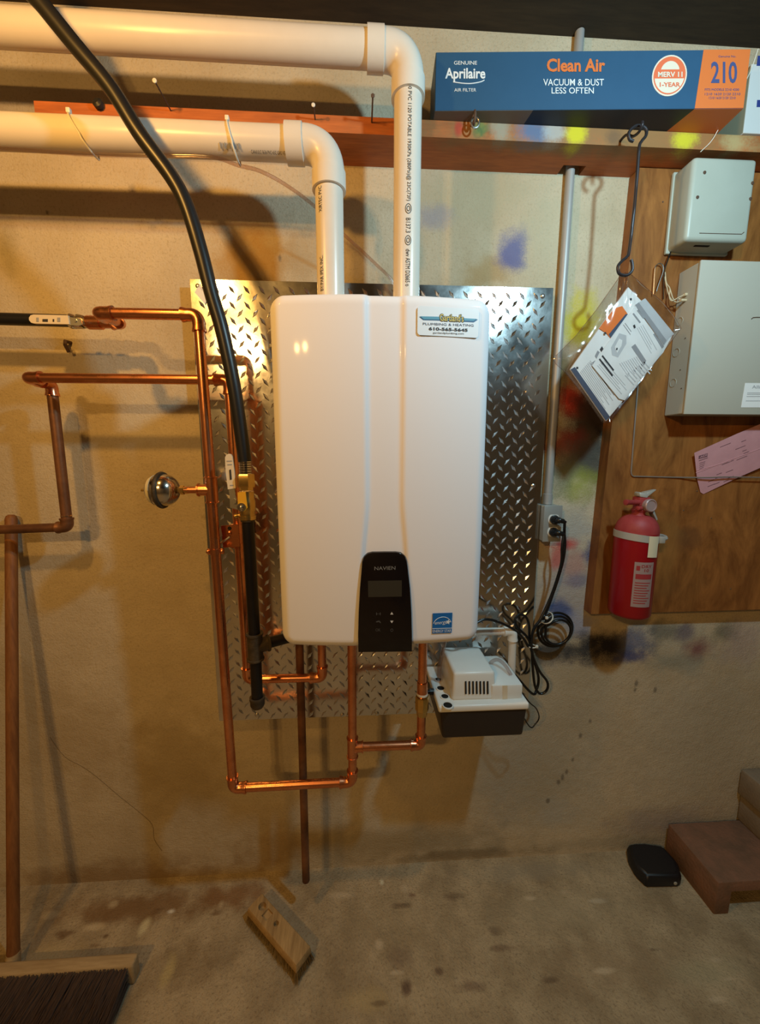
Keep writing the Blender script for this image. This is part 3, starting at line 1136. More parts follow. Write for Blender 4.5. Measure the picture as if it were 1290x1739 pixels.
def pipe_text(parent, s, x, Y, z0, z1, a0, hgt, m, up=False, bold=0.0):
    """string printed along an upright pipe; a0 = angle round the pipe (0 faces the room), reading down unless up"""
    def fn(u, v):
        z = (z0 + (z1 - z0) * u)
        w = (v - .5) * hgt
        a = a0 + (-w if up else w) / PR
        return V((x + (PR + .0006) * math.sin(a), Y - (PR + .0006) * math.cos(a), z))
    return text_map(parent, s, fn, m, bold)


def zpx(px, py, Y):
    return at(px, py, Y - PR).z


pz = lambda y: zpx(692, y, UY)
pipe_text(v1_, '40 PVC 1120 POTABLE 1930KPa (280Psi)@ 23C(73F)', UX, UY, pz(142), pz(341), -.02, .0105, 'ink')
pipe_text(v1_, 'B137.3', UX, UY, pz(370), pz(395), -.02, .0100, 'ink')
pipe_text(v1_, 'dwv ASTM D2665 o', UX, UY, pz(423), pz(486), -.02, .0100, 'ink')
for y in (354, 408):
    zc = pz(y)
    for k in (1.0, .5):
        bm = bmesh.new()
        pts = []
        for i in range(20):
            a = 2 * math.pi * i / 20
            th = -.02 + .0062 * k * math.cos(a) / PR
            pts.append(V((UX + (PR + .0003) * math.sin(th), UY - (PR + .0003) * math.cos(th), zc + .0095 * k * math.sin(a))))
        sweep(bm, pts, .0007, 5, closed=True)
        fin('stamp', bm, 'ink', v1_)
pzl = lambda y: zpx(545, y, LY)
pipe_text(v2_, 'XIRTEC PVC', LX, LY, pzl(357), pzl(313), -.62, .0085, 'ink', up=True)
pipe_text(v2_, 'BY/PAR IPEX INC.', LX, LY, pzl(492), pzl(432), -.62, .0085, 'ink', up=True)
# barcode strip and print under the lower pipe
for k in range(14):
    x = at(372 + k * 2.6, 265, LY - PR).x
    bm = bmesh.new()
    a0, a1 = -.95, -.62
    w = .0012 if k % 3 else .0024
    ring0, ring1 = [], []
    for i in range(5):
        a = a0 + (a1 - a0) * i / 4
        y, z = LY - (PR + .0004) * math.cos(a), LZ - .002 + (PR + .0004) * math.sin(a)
        ring0.append(bm.verts.new((x, y, z)))
        ring1.append(bm.verts.new((x + w, y, z)))
    for i in range(4):
        bm.faces.new([ring0[i], ring0[i + 1], ring1[i + 1], ring1[i]])
    fin('barcode_bar', bm, 'greyink', v2_)
def ltxt(u, v):
    a = -1.18 + .22 * v
    x0, x1 = at(424, 275, LY - PR).x, at(488, 277, LY - PR).x
    return V((x0 + (x1 - x0) * u, LY - (PR + .0006) * math.cos(a), LZ - .001 + (PR + .0006) * math.sin(a)))
text_map(v2_, 'CAN/ULC S636 PVC 65C GAS VENT', ltxt, 'ink')


def cable_tie(px_top, px_bot, label, axz=LZ - .002):
    xt = at(px_top[0], px_top[1], LY - .01).x
    xb = at(px_bot[0], px_bot[1], LY - PR).x
    c = V(((xt + xb) / 2, LY, axz))
    t = thing('cable_tie', label, 'cable tie', c - V((0, 0, PR)))
    bm = bmesh.new()
    rr = PR + .0022
    sweep(bm, [c + V(((xt - xb) / 2 * math.sin(a), -rr * math.cos(a), rr * math.sin(a) + (-.004 if math.sin(a) < -.5 else 0))) for a in [2 * math.pi * i / 40 for i in range(40)]], .0019, 6, closed=True)
    fin('band', bm, 'nylon', t)
    bm = bmesh.new()
    q = c + V(((xt - xb) / 2, -.012, rr + .001))
    box(bm, q - V((.004, .004, .003)), q + V((.004, .004, .006)), .0012)
    fin('head', bm, 'nylon', t)


cable_tie((118, 190), (146, 268), 'white cable tie round the lower vent pipe beyond the black hose')
cable_tie((386, 200), (398, 276), 'white cable tie round the lower vent pipe next to its elbow')

# thin clear tube tied under the lower vent pipe
g = []
for x in (-1.4, -1.0, -.75, -.55, -.40, -.30):
    g.append(V((x, LY - .008 + .002 * math.sin(9 * x), LZ - PR - .0075 + .0015 * math.sin(13 * x))))
g += [at(405, 281, -.185), at(440, 290, -.175), at(482, 312, -.150), at(530, 347, -.125), at(580, 395, -.10), at(632, 443, -.080), at(668, 482, -.065), V((.10, -.055, 1.755)), V((.11, -.05, 1.72))]
gs = [p for p in g if True]
tube('clear_tube', spline(g, 6), .0036, 'vinyl', n=10)
tag(bpy.data.objects['clear_tube'], 'thin clear pinkish vinyl tube running under the lower vent pipe', 'tube')

# ================================================================== GAS LINE
GXx, GY = -.2495, -.250
gz = lambda y: at(425, y, GY).z
hose = thing('gas_hose', 'thick black jacketed gas hose curving down from the ceiling to the brass valve', 'hose', (GXx, GY, gz(805)))
hp = [at(*q) for q in [(20, -60, -.315), (75, 12, -.305), (126, 75, -.297), (189, 151, -.288), (237, 227, -.281), (292, 302, -.274), (318, 353, -.270),
                       (341, 428, -.267), (359, 499, -.264), (377.5, 563, -.261), (396, 650, -.257), (408, 728, -.252)]]
hp[0] = hp[1] + (hp[1] - hp[2]) * 1.6
hp = [V((hp[0].x - .10, hp[0].y - .02, 2.437))] + hp + [V((GXx, GY, gz(784)))]
bm = bmesh.new()
sweep(bm, spline(hp, 10), .0142, 20)
fin('jacket', bm, 'rubber', hose)
bm = bmesh.new()
pr = []
zA, zB = gz(782), gz(806)
for i in range(6):
    h_ = (zA - zB) / 6
    pr += [(i * h_, .0105), (i * h_ + h_ * .25, .0134), (i * h_ + h_ * .75, .0134), (i * h_ + h_, .0105)]
lathe(bm, (GXx, GY, zA), (0, 0, -1), pr, 24)
fin('corrugated_end', bm, 'steel', hose)
bm = bmesh.new()
lathe(bm, (GXx, GY, gz(805)), (0, 0, -1), [(0, .014), (0, .0185), (.003, .0195), (.026, .0195), (.029, .0185), (.029, .015), (.036, .015)], 6)
fin('hex_nut', bm, 'brass', hose, ang=20)

gv = thing('gas_valve', 'brass gas shutoff valve with yellow tag and cream-labelled lever under the black hose', 'valve', (GXx, GY, gz(882)))
bm = bmesh.new()
zt_, zb_ = gz(833) - .002, gz(882)
hh = zt_ - zb_
lathe(bm, (GXx, GY, zt_), (0, 0, -1), [(0, .014), (0, .0165), (hh * .25, .0165), (hh * .33, .0185), (hh * .66, .0185), (hh * .72, .0165), (hh * .86, .0165), (hh * .86, .018), (hh, .018), (hh, .013)], 24)
fin('body', bm, 'brass', gv)
gp = upright(GY - .0195)
decal_px(gv, 'yellow_tag', gp, [(404, 836), (417, 835), (420.5, 862), (416, 868), (408, 868), (404.5, 860)], 'yellow', h=.003, t=.003)
p = gp.pt(*gp.hit(411, 861), .0025)
bm = bmesh.new()
lathe(bm, p, (0, -1, 0), [(0, .0095), (.003, .0095), (.003, .0068), (.0015, .0068), (.0015, .0045), (.006, .0045), (.0072, .003)], 20)
fin('stem_bolt', bm, 'steel', gv)
lv = upright(GY - .004)
decal_px(gv, 'lever', lv, [(390.5, 862), (405, 866), (404, 858), (399.5, 842), (397.5, 829), (388, 829), (390, 845)], 'zinc', h=.0, t=.004)
lev = decal_px(gv, 'lever_grip', lv, [(387.3, 831), (383.4, 800), (382.4, 777), (384.5, 772.5), (388.5, 770.6), (392.5, 771.6), (395, 775.5), (398.3, 803), (400.2, 829)], 'lever', h=.002, t=.007)
for (y, w) in ((782, 4.5), (788, 4), (823, 3)):
    decal_px(lev, 'print', lv, [(389.5 - w + (y - 780) * .1, y + 2), (389.5 + w + (y - 780) * .1, y + 1.6), (389.5 + w + (y - 780) * .1, y), (389.5 - w + (y - 780) * .1, y + .4)], 'greyink', h=.0026)
decal_px(lev, 'print', lv, [(389.5, 798), (392.6, 797), (394, 814), (390.6, 815)], 'ink', h=.0026)
bm = bmesh.new()
p = at(398, 851, GY - .006)
lathe(bm, p, (0, -1, 0), [(0, .006), (.004, .006), (.004, .003)], 6)
fin('lever_nut', bm, 'zinc', gv, ang=20)
bm = bmesh.new()
p = V((GXx - .014, GY, gz(874)))
lathe(bm, p, (-1, 0, -.25), [(0, .004), (.008, .004), (.008, .006), (.014, .006), (.016, .004)], 10)
fin('test_port', bm, 'brass', gv)

gpipe = thing('gas_pipe', 'black iron gas pipe with tee and capped drip leg beside the heater', 'pipe', (GXx, GY, gz(1207)))
TZ = .934
bm = bmesh.new()
sweep(bm, [(GXx, GY, zb_ + .001), (GXx + .002, GY, TZ + .02)], .01335, 24)
fin('pipe', bm, 'iron', gpipe)
bm = bmesh.new()
lathe(bm, (GXx, GY, zb_), (0, 0, -1), [(0, .0136), (0, .0155), (.004, .0155), (.005, .0137)], 20)
fin('thread', bm, 'castiron', gpipe)
tp = V((GXx + .002, GY, TZ))
bdir = V((.86, .5, 0)).normalized()
bm = tee_mesh(tp + V((0, 0, 1)), tp, tp - V((0, 0, 1)), tp + bdir, .0148, .033, 24)
fin('tee', bm, 'castiron', gpipe)
bm = bmesh.new()
e_ = tp + bdir * .12
sweep(bm, [tp + bdir * .02, e_], .01335, 20)
fin('pipe', bm, 'iron', gpipe)
bm = bmesh.new()
sweep(bm, arc3(e_ - bdir, e_ + bdir * .01, e_ + bdir * .01 + V((0, 0, 1)), .012, 6) + [V((e_.x + bdir.x * .01, e_.y + bdir.y * .01, HZ0 + .003))], .0137, 20)
fin('elbow', bm, 'castiron', gpipe)
bm = bmesh.new()
sweep(bm, [(GXx + .002, GY, TZ - .02), (GXx + .001, GY, gz(1188))], .01335, 24)
fin('drip_leg', bm, 'iron', gpipe)
bm = bmesh.new()
zc_ = gz(1184)
lathe(bm, (GXx + .001, GY, zc_), (0, 0, -1), [(0, .0135), (0, .0182), (.006, .0185), (.008, .0172), (.019, .0172), (.026, .0135), (.029, .007)], 24)
fin('cap', bm, 'castiron', gpipe)

# ================================================================== COPPER
CR = .01111
AY = -.218
wv = V((-.566, -.108, 1.694))
A0, A1 = V((-.551, AY, 1.680)), V((-.3415, AY, 1.680))
A2, A3 = V((-.3305, AY, .529)), V((-.0225, AY, .531))
A4, A5 = V((-.0215, AY, .632)), V((-.0195, AY, HZ0 - .0005))
ca = thing('copper_pipe', 'bright copper pipe dropping beside the tread sheet and looping under the heater to its outlet', 'pipe', A2)
pipe_run(ca, [wv, A0, A1, A2, A3, A4], CR, 'copper', .016, .018, ends=(.018, .02))
bm = bmesh.new()
sweep(bm, [A4, A5], CR, 20)
fin('pipe', bm, 'copper', ca)
fin('tee', tee_mesh(A5, A4, A3, A4 + V((1, 0, 0)), CR, .028), 'copper', ca)
B4, B5 = V((.157, AY, .631)), V((.1585, AY, HZ0 - .0005))
pipe_run(ca, [A4 + V((.02, 0, 0)), B4, B5], CR, 'copper', .011, .016)
zu0, zu1 = at(718, 1158, AY).z, at(718, 1214, AY).z
bm = bmesh.new()
L_ = zu0 - zu1
lathe(bm, (B5.x, AY, zu0), (0, 0, -1), [(0, CR), (0, .0132), (.006, .0136), (.02, .0136), (L_ * .36, .0136)], 20)
fin('coupling', bm, 'copper', ca)
bm = bmesh.new()
lathe(bm, (B5.x, AY, zu0 - L_ * .32), (0, 0, -1), [(0, CR), (0, .0142), (.004, .0146), (.006, .0142)], 20)
fin('washer', bm, 'nylon', ca)
bm = bmesh.new()
lathe(bm, (B5.x, AY, zu0 - L_ * .42), (0, 0, -1), [(0, CR), (0, .0165), (.003, .0175), (L_ * .4, .0175), (L_ * .46, .0145), (L_ * .58, .0135), (L_ * .58, CR)], 8)
fin('union_nut', bm, 'brass', ca, ang=25)
# tee for the hammer arrestor ball
tb = V((-.337, AY, at(357, 832, AY).z))
fin('tee', tee_mesh(A1, tb, A2, tb - V((1, 0, 0)), CR, .030), 'copper', ca)

BYy = -.160
B0, B1 = V((-.757, -.088, 1.556)), V((-.757, BYy, 1.557))
B2, B3 = V((-.303, BYy, 1.557)), V((-.2965, BYy, .796))
B6, B7 = V((-.1005, BYy, .794)), V((-.1005, BYy, HZ0 + .002))
cb = thing('copper_pipe', 'bright copper pipe running level behind the first drop then down behind the gas pipe', 'pipe', B3)
pipe_run(cb, [B0, B1, B2, B3, B6, B7], CR, 'copper', .015, .018, ends=(.016, 0))
bm = bmesh.new()
lathe(bm, (B7.x, BYy, HZ0 - .004), (0, 0, -1), [(0, .013), (.014, .013), (.02, .0115)], 8)
fin('adapter', bm, 'brass', cb, ang=25)
cc = thing('open_copper_pipe', 'straight dull copper pipe hanging open-ended below the heater above the floor', 'pipe', (-.164, -.134, .13))
bm = bmesh.new()
sweep(bm, [(-.1625, -.134, HZ0 + .002), (-.166, -.134, .128)], CR, 20)
fin('pipe', bm, 'oldcopper', cc)
bm = bmesh.new()
sweep(bm, [(-.1625, -.134, HZ0 - .001), (-.1625, -.134, HZ0 - .001), (-.1627, -.134, HZ0 - .025), (-.1627, -.134, HZ0 - .025)], [CR, .0135, .0135, CR], 20)
fin('coupling', bm, 'copper', cc)
od = thing('aged_copper_pipe', 'dark aged copper pipe down the wall turning off behind the broom handle', 'pipe', (-.758, -.088, 1.2))
O1, O2, O3 = V((-.757, -.088, 1.556)), V((-.759, -.088, 1.196)), V((-1.6, -.088, 1.172))
fin('elbow', elbow_mesh(B1, O1, O2, CR, .012, .017), 'copper', od)
pipe_run(od, [O1 - V((0, 0, .022)), O2, O3], .0118, 'oldcopper', .012, .012)
for (px, py) in ((-1.35, 0),):
    bm = bmesh.new()
    box(bm, (px - .01, -.088, 1.172), (px + .01, 0, 1.184))
    fin('wall_hanger', bm, 'oldcopper', od, smooth=False)
bm = bmesh.new()
lathe(bm, (-.7588, -.088, 1.225), (0, 0, 1), [(0, .0118), (0, .0128), (.003, .0128), (.003, .0118)], 20)
fin('solder_ring', bm, 'solder', od)

# valve on the black line
bv = thing('insulated_pipe', 'black sleeved pipe coming in along the wall with a foil-wrapped valve and cream lever', 'pipe', V((-.9, -.108, 1.694)))
xv0 = at(121, 545, -.108).x
bm = bmesh.new()
sweep(bm, [(-2.19, -.108, 1.712), (xv0, -.108, 1.698)], .0136, 20)
fin('sleeve', bm, 'rubber', bv)
bm = bmesh.new()
rv = random.Random(5)
pts, rad = [], []
for i in range(13):
    t = i / 12
    pts.append(V((xv0 - .004 + (at(156, 548, -.108).x - xv0 + .01) * t, -.108 + rv.uniform(-.002, .002), 1.697 - .002 * t + rv.uniform(-.002, .002))))
    rad.append(.0155 * (1 - .12 * abs(t - .4)) + rv.uniform(-.0025, .0025))
sweep(bm, pts, rad, 14)
fin('valve_body', bm, 'steel', bv, ang=25)
bm = bmesh.new()
xn = at(150, 548, -.108).x
sweep(bm, [(xn, -.108, 1.695), (xn, -.108, 1.695), (xn + .03, -.108, 1.695), (xn + .03, -.108, 1.695), (xn + .036, -.108, 1.695), (-.566 - .02, -.108, 1.6945)], [.011, .0155, .0155, .0125, .0125, .0115], 20)
fin('copper_adapter', bm, 'copper', bv)
fin('elbow', elbow_mesh(V((-.7, -.108, 1.695)), wv, A0, CR, .008, .012), 'copper', bv)
lp2 = upright(-.136)
decal_px(bv, 'lever', lp2, [(108, 537), (136, 541), (140, 550), (132, 553), (108, 551)], 'zinc', h=0, t=.003)
gr = decal_px(bv, 'lever_grip', lp2, [(118.5, 551), (60, 549.8), (54, 548.4), (50.5, 544), (50.3, 540), (53, 536), (58, 534.6), (116, 536), (117.5, 543)], 'lever', h=.002, t=.006)
for (x, w, k) in ((65, 4, 'greyink'), (78, 9, 'ink'), (92, 2.5, 'ink'), (101, 5, 'greyink')):
    decal_px(gr, 'print', lp2, [(x - w / 2, 547), (x + w / 2, 547.2), (x + w / 2, 540 if k == 'greyink' else 542.5), (x - w / 2, 540 if k == 'greyink' else 542.5)], k, h=.0026)
bm = bmesh.new()
q = at(131, 546, -.13)
sweep(bm, [q + V((0, .012, 0)), q - V((0, .008, 0))], .004, 8)
fin('lever_stem', bm, 'zinc', bv)

# hammer arrestor ball
bc = at(276, 841, AY)
tb2 = V((bc.x, AY, tb.z))
ball = thing('pressure_ball', 'shiny round steel pressure ball with dark rim on a copper stub', 'ball tank', tb2)
xa = tb2.x
bm = bmesh.new()
pr = [(-.037 + .0005, .003)]
for i in range(1, 12):
    a = math.pi / 2 * i / 11
    pr.append((-.036 * math.cos(a), .0365 * math.sin(a)))
lathe(bm, tb2, (1, 0, 0), pr, 36)
fin('shell', bm, 'steel', ball)
bm = bmesh.new()
pr = [(.003 + .033 * math.sin(math.pi / 2 * i / 10), .0365 * math.cos(math.pi / 2 * i / 10) + .004 * (i / 10)) for i in range(11)]
lathe(bm, tb2, (1, 0, 0), pr, 36)
fin('shell', bm, 'steel', ball)
bm = bmesh.new()
lathe(bm, tb2, (1, 0, 0), [(-.003, .0362), (-.0035, .0408), (.0005, .0425), (.0045, .0408), (.005, .036)], 36)
fin('rim', bm, 'castiron', ball)
bm = bmesh.new()
lathe(bm, tb2, (1, 0, 0), [(-.0225, .0290), (-.0226, .0297), (-.0145, .0342), (-.0143, .0335)], 36, cap=False)
fin('label_band', bm, 'cream', ball)
bm = bmesh.new()
lathe(bm, tb2 - V((.035, 0, 0)), (-1, 0, 0), [(0, .004), (.003, .004), (.003, .0028), (.011, .0028), (.012, .0015)], 10)
fin('air_valve', bm, 'brass', ball)
bm = bmesh.new()
lathe(bm, tb2 + V((.034, 0, 0)), (1, 0, 0), [(0, .007), (.007, .007), (.007, .0105), (.015, .0105), (.015, .0085), (.024, .0085)], 6)
fin('hex_fitting', bm, 'brass', ball, ang=20)
bm = bmesh.new()
sweep(bm, [tb2 + V((.05, 0, 0)), V((tb.x - .024, AY, tb.z))], .0078, 16)
fin('stub', bm, 'copper', ball)

# copper clamp tying the two drops
cz = at(372, 936, AY).z
axA = A1.lerp(A2, (A1.z - cz) / (A1.z - A2.z))
axB = B2.lerp(B3, (B2.z - cz) / (B2.z - B3.z))
cl = thing('pipe_clamp', 'copper-coated clamp and bracket holding the two copper drops beside the gas pipe', 'clamp', (axA.x, AY, cz))
for ax_ in (axA, axB):
    bm = bmesh.new()
    lathe(bm, (ax_.x, ax_.y, cz - .0065), (0, 0, 1), [(0, CR + .0004), (0, CR + .0026), (.013, CR + .0026), (.013, CR + .0004)], 24, cap=False)
    for s in (-1, 1):
        box(bm, (ax_.x + s * .0125 - .0065, ax_.y - .004, cz - .0065), (ax_.x + s * .0125 + .0065, ax_.y + .004, cz + .0065), .001)
    fin('split_ring', bm, 'copper', cl)
    for s in (-1, 1):
        bm = bmesh.new()
        lathe(bm, (ax_.x + s * .016, ax_.y - .004, cz), (0, -1, 0), [(0, .004), (.003, .004), (.004, .002)], 10)
        fin('screw', bm, 'copper', cl)
bp_ = upright(-.192)
bm = bmesh.new()
prism(bm, [V((bp_.hit(*q)[0], -.19, bp_.hit(*q)[1])) for q in [(379, 930), (375, 893), (404, 890), (407, 928)]], (0, -.003, 0))
fin('bracket_plate', bm, 'copper', cl, smooth=False)
bm = bmesh.new()
prism(bm, [V((bp_.hit(*q)[0], -.033, bp_.hit(*q)[1])) for q in [(391, 930), (389, 892), (401, 891), (403, 929)]], (0, -.157, 0))
fin('bracket_arm', bm, 'copper', cl, smooth=False)
p = bp_.pt(*bp_.hit(390, 897), .001)
bm = bmesh.new()
lathe(bm, p, (0, -1, 0), [(0, .0045), (.001, .0045), (.001, .0001)], 14)
fin('hole', bm, 'hole', cl)
p = bp_.pt(*bp_.hit(390, 905), .001)
bm = bmesh.new()
lathe(bm, p, (0, -1, 0), [(0, .005), (.003, .0045), (.004, .002)], 14)
fin('screw', bm, 'copper', cl)
tube('bolt', [bp_.pt(*bp_.hit(373, 924), .006), bp_.pt(*bp_.hit(391, 911), .004)], .0026, 'zinc', cl, 8)
decal_px(cl, 'tag', bp_, [(371, 913), (370, 899), (375, 895), (378, 910)], 'whitepaper', h=.002)

# ================================================================== CONDENSATE PUMP
pump = thing('condensate_pump', 'small condensate pump with white top and black tank below the heater', 'pump', (.32, -.13, .642))
PB, PF = -.0335, -.222
x0, x1 = .2065, .4365
bm = bmesh.new()
hexa(bm, [(x0 + .008, PF + .006, .642), (x1 - .005, PF + .006, .642), (x1 - .005, PB - .002, .642), (x0 + .008, PB - .002, .642)],
     [(x0, PF, .728), (x1, PF, .728), (x1, PB, .728), (x0, PB, .728)], .008, 3)
fin('tank', bm, 'tank', pump)
bm = bmesh.new()
box(bm, (x0 - .006, PF - .004, .724), (x1 + .003, PB, .744), .006, 3)
fin('lid', bm, 'white', pump)
bm = bmesh.new()
hexa(bm, [(.240, -.205, .742), (.360, -.205, .742), (.360, -.05, .742), (.240, -.05, .742)],
     [(.2445, -.198, .819), (.355, -.198, .819), (.355, -.06, .819), (.2445, -.06, .819)], .008, 3)
hous = fin('motor_housing', bm, 'white', pump)
bm = bmesh.new()
box(bm, (.345, -.206, .742), (.428, -.055, .784), .004, 2)
fin('switch_housing', bm, 'white', pump)
hpl = Pl((.3, -.2035, .77), (1, 0, 0), (0, .007, .077))
for k in range(7):
    xx = 790.5 + k * 6.2
    decal_px(hous, 'vent_slot', hpl, [(xx - 1.3, 1178.5), (xx + 1.5, 1178.3), (xx + 1.1, 1156.5), (xx - 1.5, 1156.8)], 'hole', h=.0012, t=.001)
for (px, py, r_) in [(760, 1199, .0115), (755, 1184, .0095), (748, 1170, .010), (744, 1155, .0085), (738, 1132, .009)]:
    p = atz(px, py, .744)
    if p.y > PB - .012:
        continue
    bm = bmesh.new()
    lathe(bm, p, (0, 0, 1), [(0, r_ + .003), (.003, r_ + .0025), (.003, r_)], 20, cap=False)
    rg = fin('inlet_rim', bm, 'white', pump)
    bm = bmesh.new()
    lathe(bm, p, (0, 0, 1), [(0.0002, r_), (.0022, r_), (.0024, .001)], 20)
    fin('inlet_hole', bm, 'hole', rg)
bm = bmesh.new()
lathe(bm, (x0 - .004, -.15, .735), (-1, 0, 0), [(0, .009), (.012, .009), (.012, .006), (.02, .006)], 14)
fin('discharge_port', bm, 'cord', pump)
bm = bmesh.new()
hexa(bm, [(.375, -.2068, .745), (.388, -.2068, .745), (.388, -.204, .745), (.375, -.204, .745)],
     [(.373, -.2068, .783), (.386, -.2068, .783), (.386, -.204, .783), (.373, -.204, .783)])
fin('sticker', bm, 'lever', pump, smooth=False)
pl_sw = Pl((.38, -.206, .76), (1, 0, 0), (0, 0, 1))

drain = thing('drain_pipe', 'thin white plastic drain pipe bending down into the condensate pump', 'pipe', (.44, -.1, .745))
pipe_run(drain, [(.30, -.1, HZ0 + .003), (.30, -.1, .884), (.4385, -.1, .882), (.4415, -.1, .746)], .0107, 'pvc', .011, .016, m_el='white')
tx0, tx1 = at(828, 1070, -.11).x, at(851, 1071, -.11).x
text_map(drain, '1/2 PVC-I SCH 40', lambda u, v: V((tx0 + (tx1 - tx0) * u, -.1 - .0112 * math.cos(.3 - .45 * (v - .5)), .8825 + .0112 * math.sin(.25 + .5 * (v - .5)))), 'redtext')
tube('clear_hose', spline([(.228, -.16, HZ0 + .002), (.231, -.16, .92), (.226, -.15, .86), (.222, -.13, .80), (.224, -.12, .748)], 8), .006, 'vinyl')
tag(bpy.data.objects['clear_hose'], 'clear hose dropping from the heater into the condensate pump lid', 'hose')
tube('clear_discharge_hose', spline([(.376, -.10, .7855), (.385, -.11, .80), (.395, -.12, .805), (.405, -.14, .80), (.412, -.165, .787)], 8), .005, 'vinyl')
tag(bpy.data.objects['clear_discharge_hose'], 'short clear hose looped over the white top of the condensate pump', 'hose')

# ================================================================== CONDUIT, OUTLET, CORDS
con = thing('conduit', 'grey metal electrical conduit running down the wall into the outlet box', 'conduit', (CONX, -.014, 1.26))
oz1, oz0 = at(934, 859, -.05).z, at(934, 919, -.05).z
ox0, ox1 = .5335, at(952, 885, -.05).x
ocx = (ox0 + ox1) / 2
bm = bmesh.new()
sweep(bm, [(CONX, -.0135, 2.438), (CONX - .002, -.0135, 1.9), (ocx + .0005, -.0135, oz1 + .004)], .0112, 20)
fin('tube', bm, 'conduit', con)
bm = bmesh.new()
lathe(bm, (ocx + .0005, -.0135, oz1 + .001), (0, 0, 1), [(0, .0125), (0, .0133), (.03, .0133), (.031, .0114)], 20)
fin('connector', bm, 'conduit', con)
ob = thing('outlet_box', 'grey metal outlet box with two black plugs at the foot of the conduit', 'outlet', (ocx, -.025, oz0))
bm = bmesh.new()
box(bm, (ox0, -.050, oz0), (ox1, 0, oz1), .003, 2)
fin('box', bm, 'galv', ob)
bm = bmesh.new()
box(bm, (ox0 - .001, -.0535, oz0 - .001), (ox1 + .001, -.0495, oz1 + .001), .0012, 2)
fin('cover_plate', bm, 'galv', ob)
op = upright(-.0535)
socks = []
for (px, py) in ((936, 882), (934, 903)):
    u, v = op.hit(px, py)
    u = ocx + .002
    pts = []
    for i in range(24):
        a = 2 * math.pi * i / 24
        pts.append((u + .0165 * math.cos(a), v + max(min(.0175 * math.sin(a), .0135), -.0135)))
    decal(ob, 'receptacle', op, pts, 'white', h=.002, t=.002)
    socks.append(V((u, -.0556, v)))


def plug(parent, c, d):
    bm = bmesh.new()
    lathe(bm, c, (0, -1, 0), [(0, .0128), (.004, .0135), (.012, .012), (.018, .009)], 18)
    fin('plug', bm, 'cord', parent)
    bm = bmesh.new()
    sweep(bm, spline([c + V((0, -.012, 0)), c + V((.006, -.018, 0)), c + V((.016, -.019, -.002)), c + V((.024, -.0185, -.006))], 6), [.009] * 8 + [.007] * 6 + [.0052] * 5, 12)
    fin('strain_relief', bm, 'cord', parent)


CRD = .0038
c1 = thing('power_cord', 'black power cord from the upper socket with a tied round coil', 'cord', socks[0])
plug(c1, socks[0], 0)
s = socks[0] + V((.022, -.0187, -.005))
path = [s, at(958, 905, -.070), at(959, 925, -.066), at(956, 950, -.060), at(948, 980, -.056), at(938, 1010, -.054), at(929, 1035, -.052), at(924, 1046, -.050)]
cc_ = at(945, 1073, -.04)
for k in range(3):
    for i in range(12):
        a = R(140) - 2 * math.pi * i / 12
        rr_ = .0555 - .0075 * k
        path.append(V((cc_.x + rr_ * math.cos(a) * .98, -.030 - .0085 * k - .004 * math.sin(a), cc_.z + .002 + rr_ * math.sin(a) * 1.02)))
path += [at(926, 1045, -.062), at(915, 1056, -.066), at(905, 1072, -.070), at(901, 1090, -.074), at(897, 1098, -.080), at(888, 1084, -.09), at(870, 1068, -.11), at(845, 1056, -.13), at(822, 1052, -.14), V((.30, -.15, .93)), V((.28, -.15, HZ0 + .003))]
bm = bmesh.new()
sweep(bm, spline(path, 6), CRD, 9)
fin('cable', bm, 'cord', c1)
c2_ = thing('power_cord', 'black power cord from the lower socket with a dangling tied loop by the pump', 'cord', socks[1])
plug(c2_, socks[1], 0)
s = socks[1] + V((.022, -.0187, -.005))
path = [s, at(954, 930, -.078), at(953, 955, -.074), at(945, 985, -.068), at(933, 1018, -.066), at(918, 1050, -.072), at(906, 1068, -.080), at(902, 1090, -.086), at(905, 1115, -.088), at(916, 1140, -.088), at(929, 1158, -.087), at(928, 1172, -.086),
        at(917, 1178, -.084), at(908, 1165, -.080), at(904, 1130, -.078), at(902, 1098, -.078), at(893, 1080, -.080), at(879, 1066, -.080), at(874, 1053, -.078), at(881, 1044, -.072), at(892, 1047, -.068), at(898, 1062, -.066), at(899, 1090, -.066),
        at(906, 1120, -.068), at(914, 1150, -.070), at(911, 1170, -.075), at(902, 1177, -.09), V((.430, -.10, .772)), V((.424, -.10, .770))]
bm = bmesh.new()
sweep(bm, spline(path, 6), CRD, 9)
fin('cable', bm, 'cord', c2_)
tube('float_wire', spline([V((.434, -.15, .748)), at(898, 1192, -.15), at(910, 1203, -.14), at(915, 1218, -.13), at(909, 1229, -.13), at(898, 1233, -.135), V((.434, -.14, .70))], 6), .0018, 'cord', pump)


def tie_ring(name, label, c, nrm, rx, rz, head):
    t = thing(name, label, 'cable tie', c)
    nrm = V(nrm).normalized()
    u = nrm.cross(V((0, 1, 0))).normalized()
    w = nrm.cross(u).normalized()
    bm = bmesh.new()
    sweep(bm, [c + u * math.cos(a) * rx + w * math.sin(a) * rz for a in [2 * math.pi * i / 24 for i in range(24)]], .0018, 6, closed=True)
    fin('band', bm, 'nylon', t)
    bm = bmesh.new()
    q = c + V(head)
    box(bm, q - V((.004, .003, .004)), q + V((.004, .003, .004)), .001)
    fin('head', bm, 'nylon', t)


tie_ring('cable_tie', 'white cable tie gathering the round cord coil on the wall', at(928, 1049, -.048), (.75, 0, -.65), .019, .026, (-.012, -.022, .010))
tie_ring('cable_tie', 'white cable tie gathering the dangling cord loop by the pump', at(902, 1097, -.076), (0, .1, 1), .012, .014, (.012, -.008, .002))

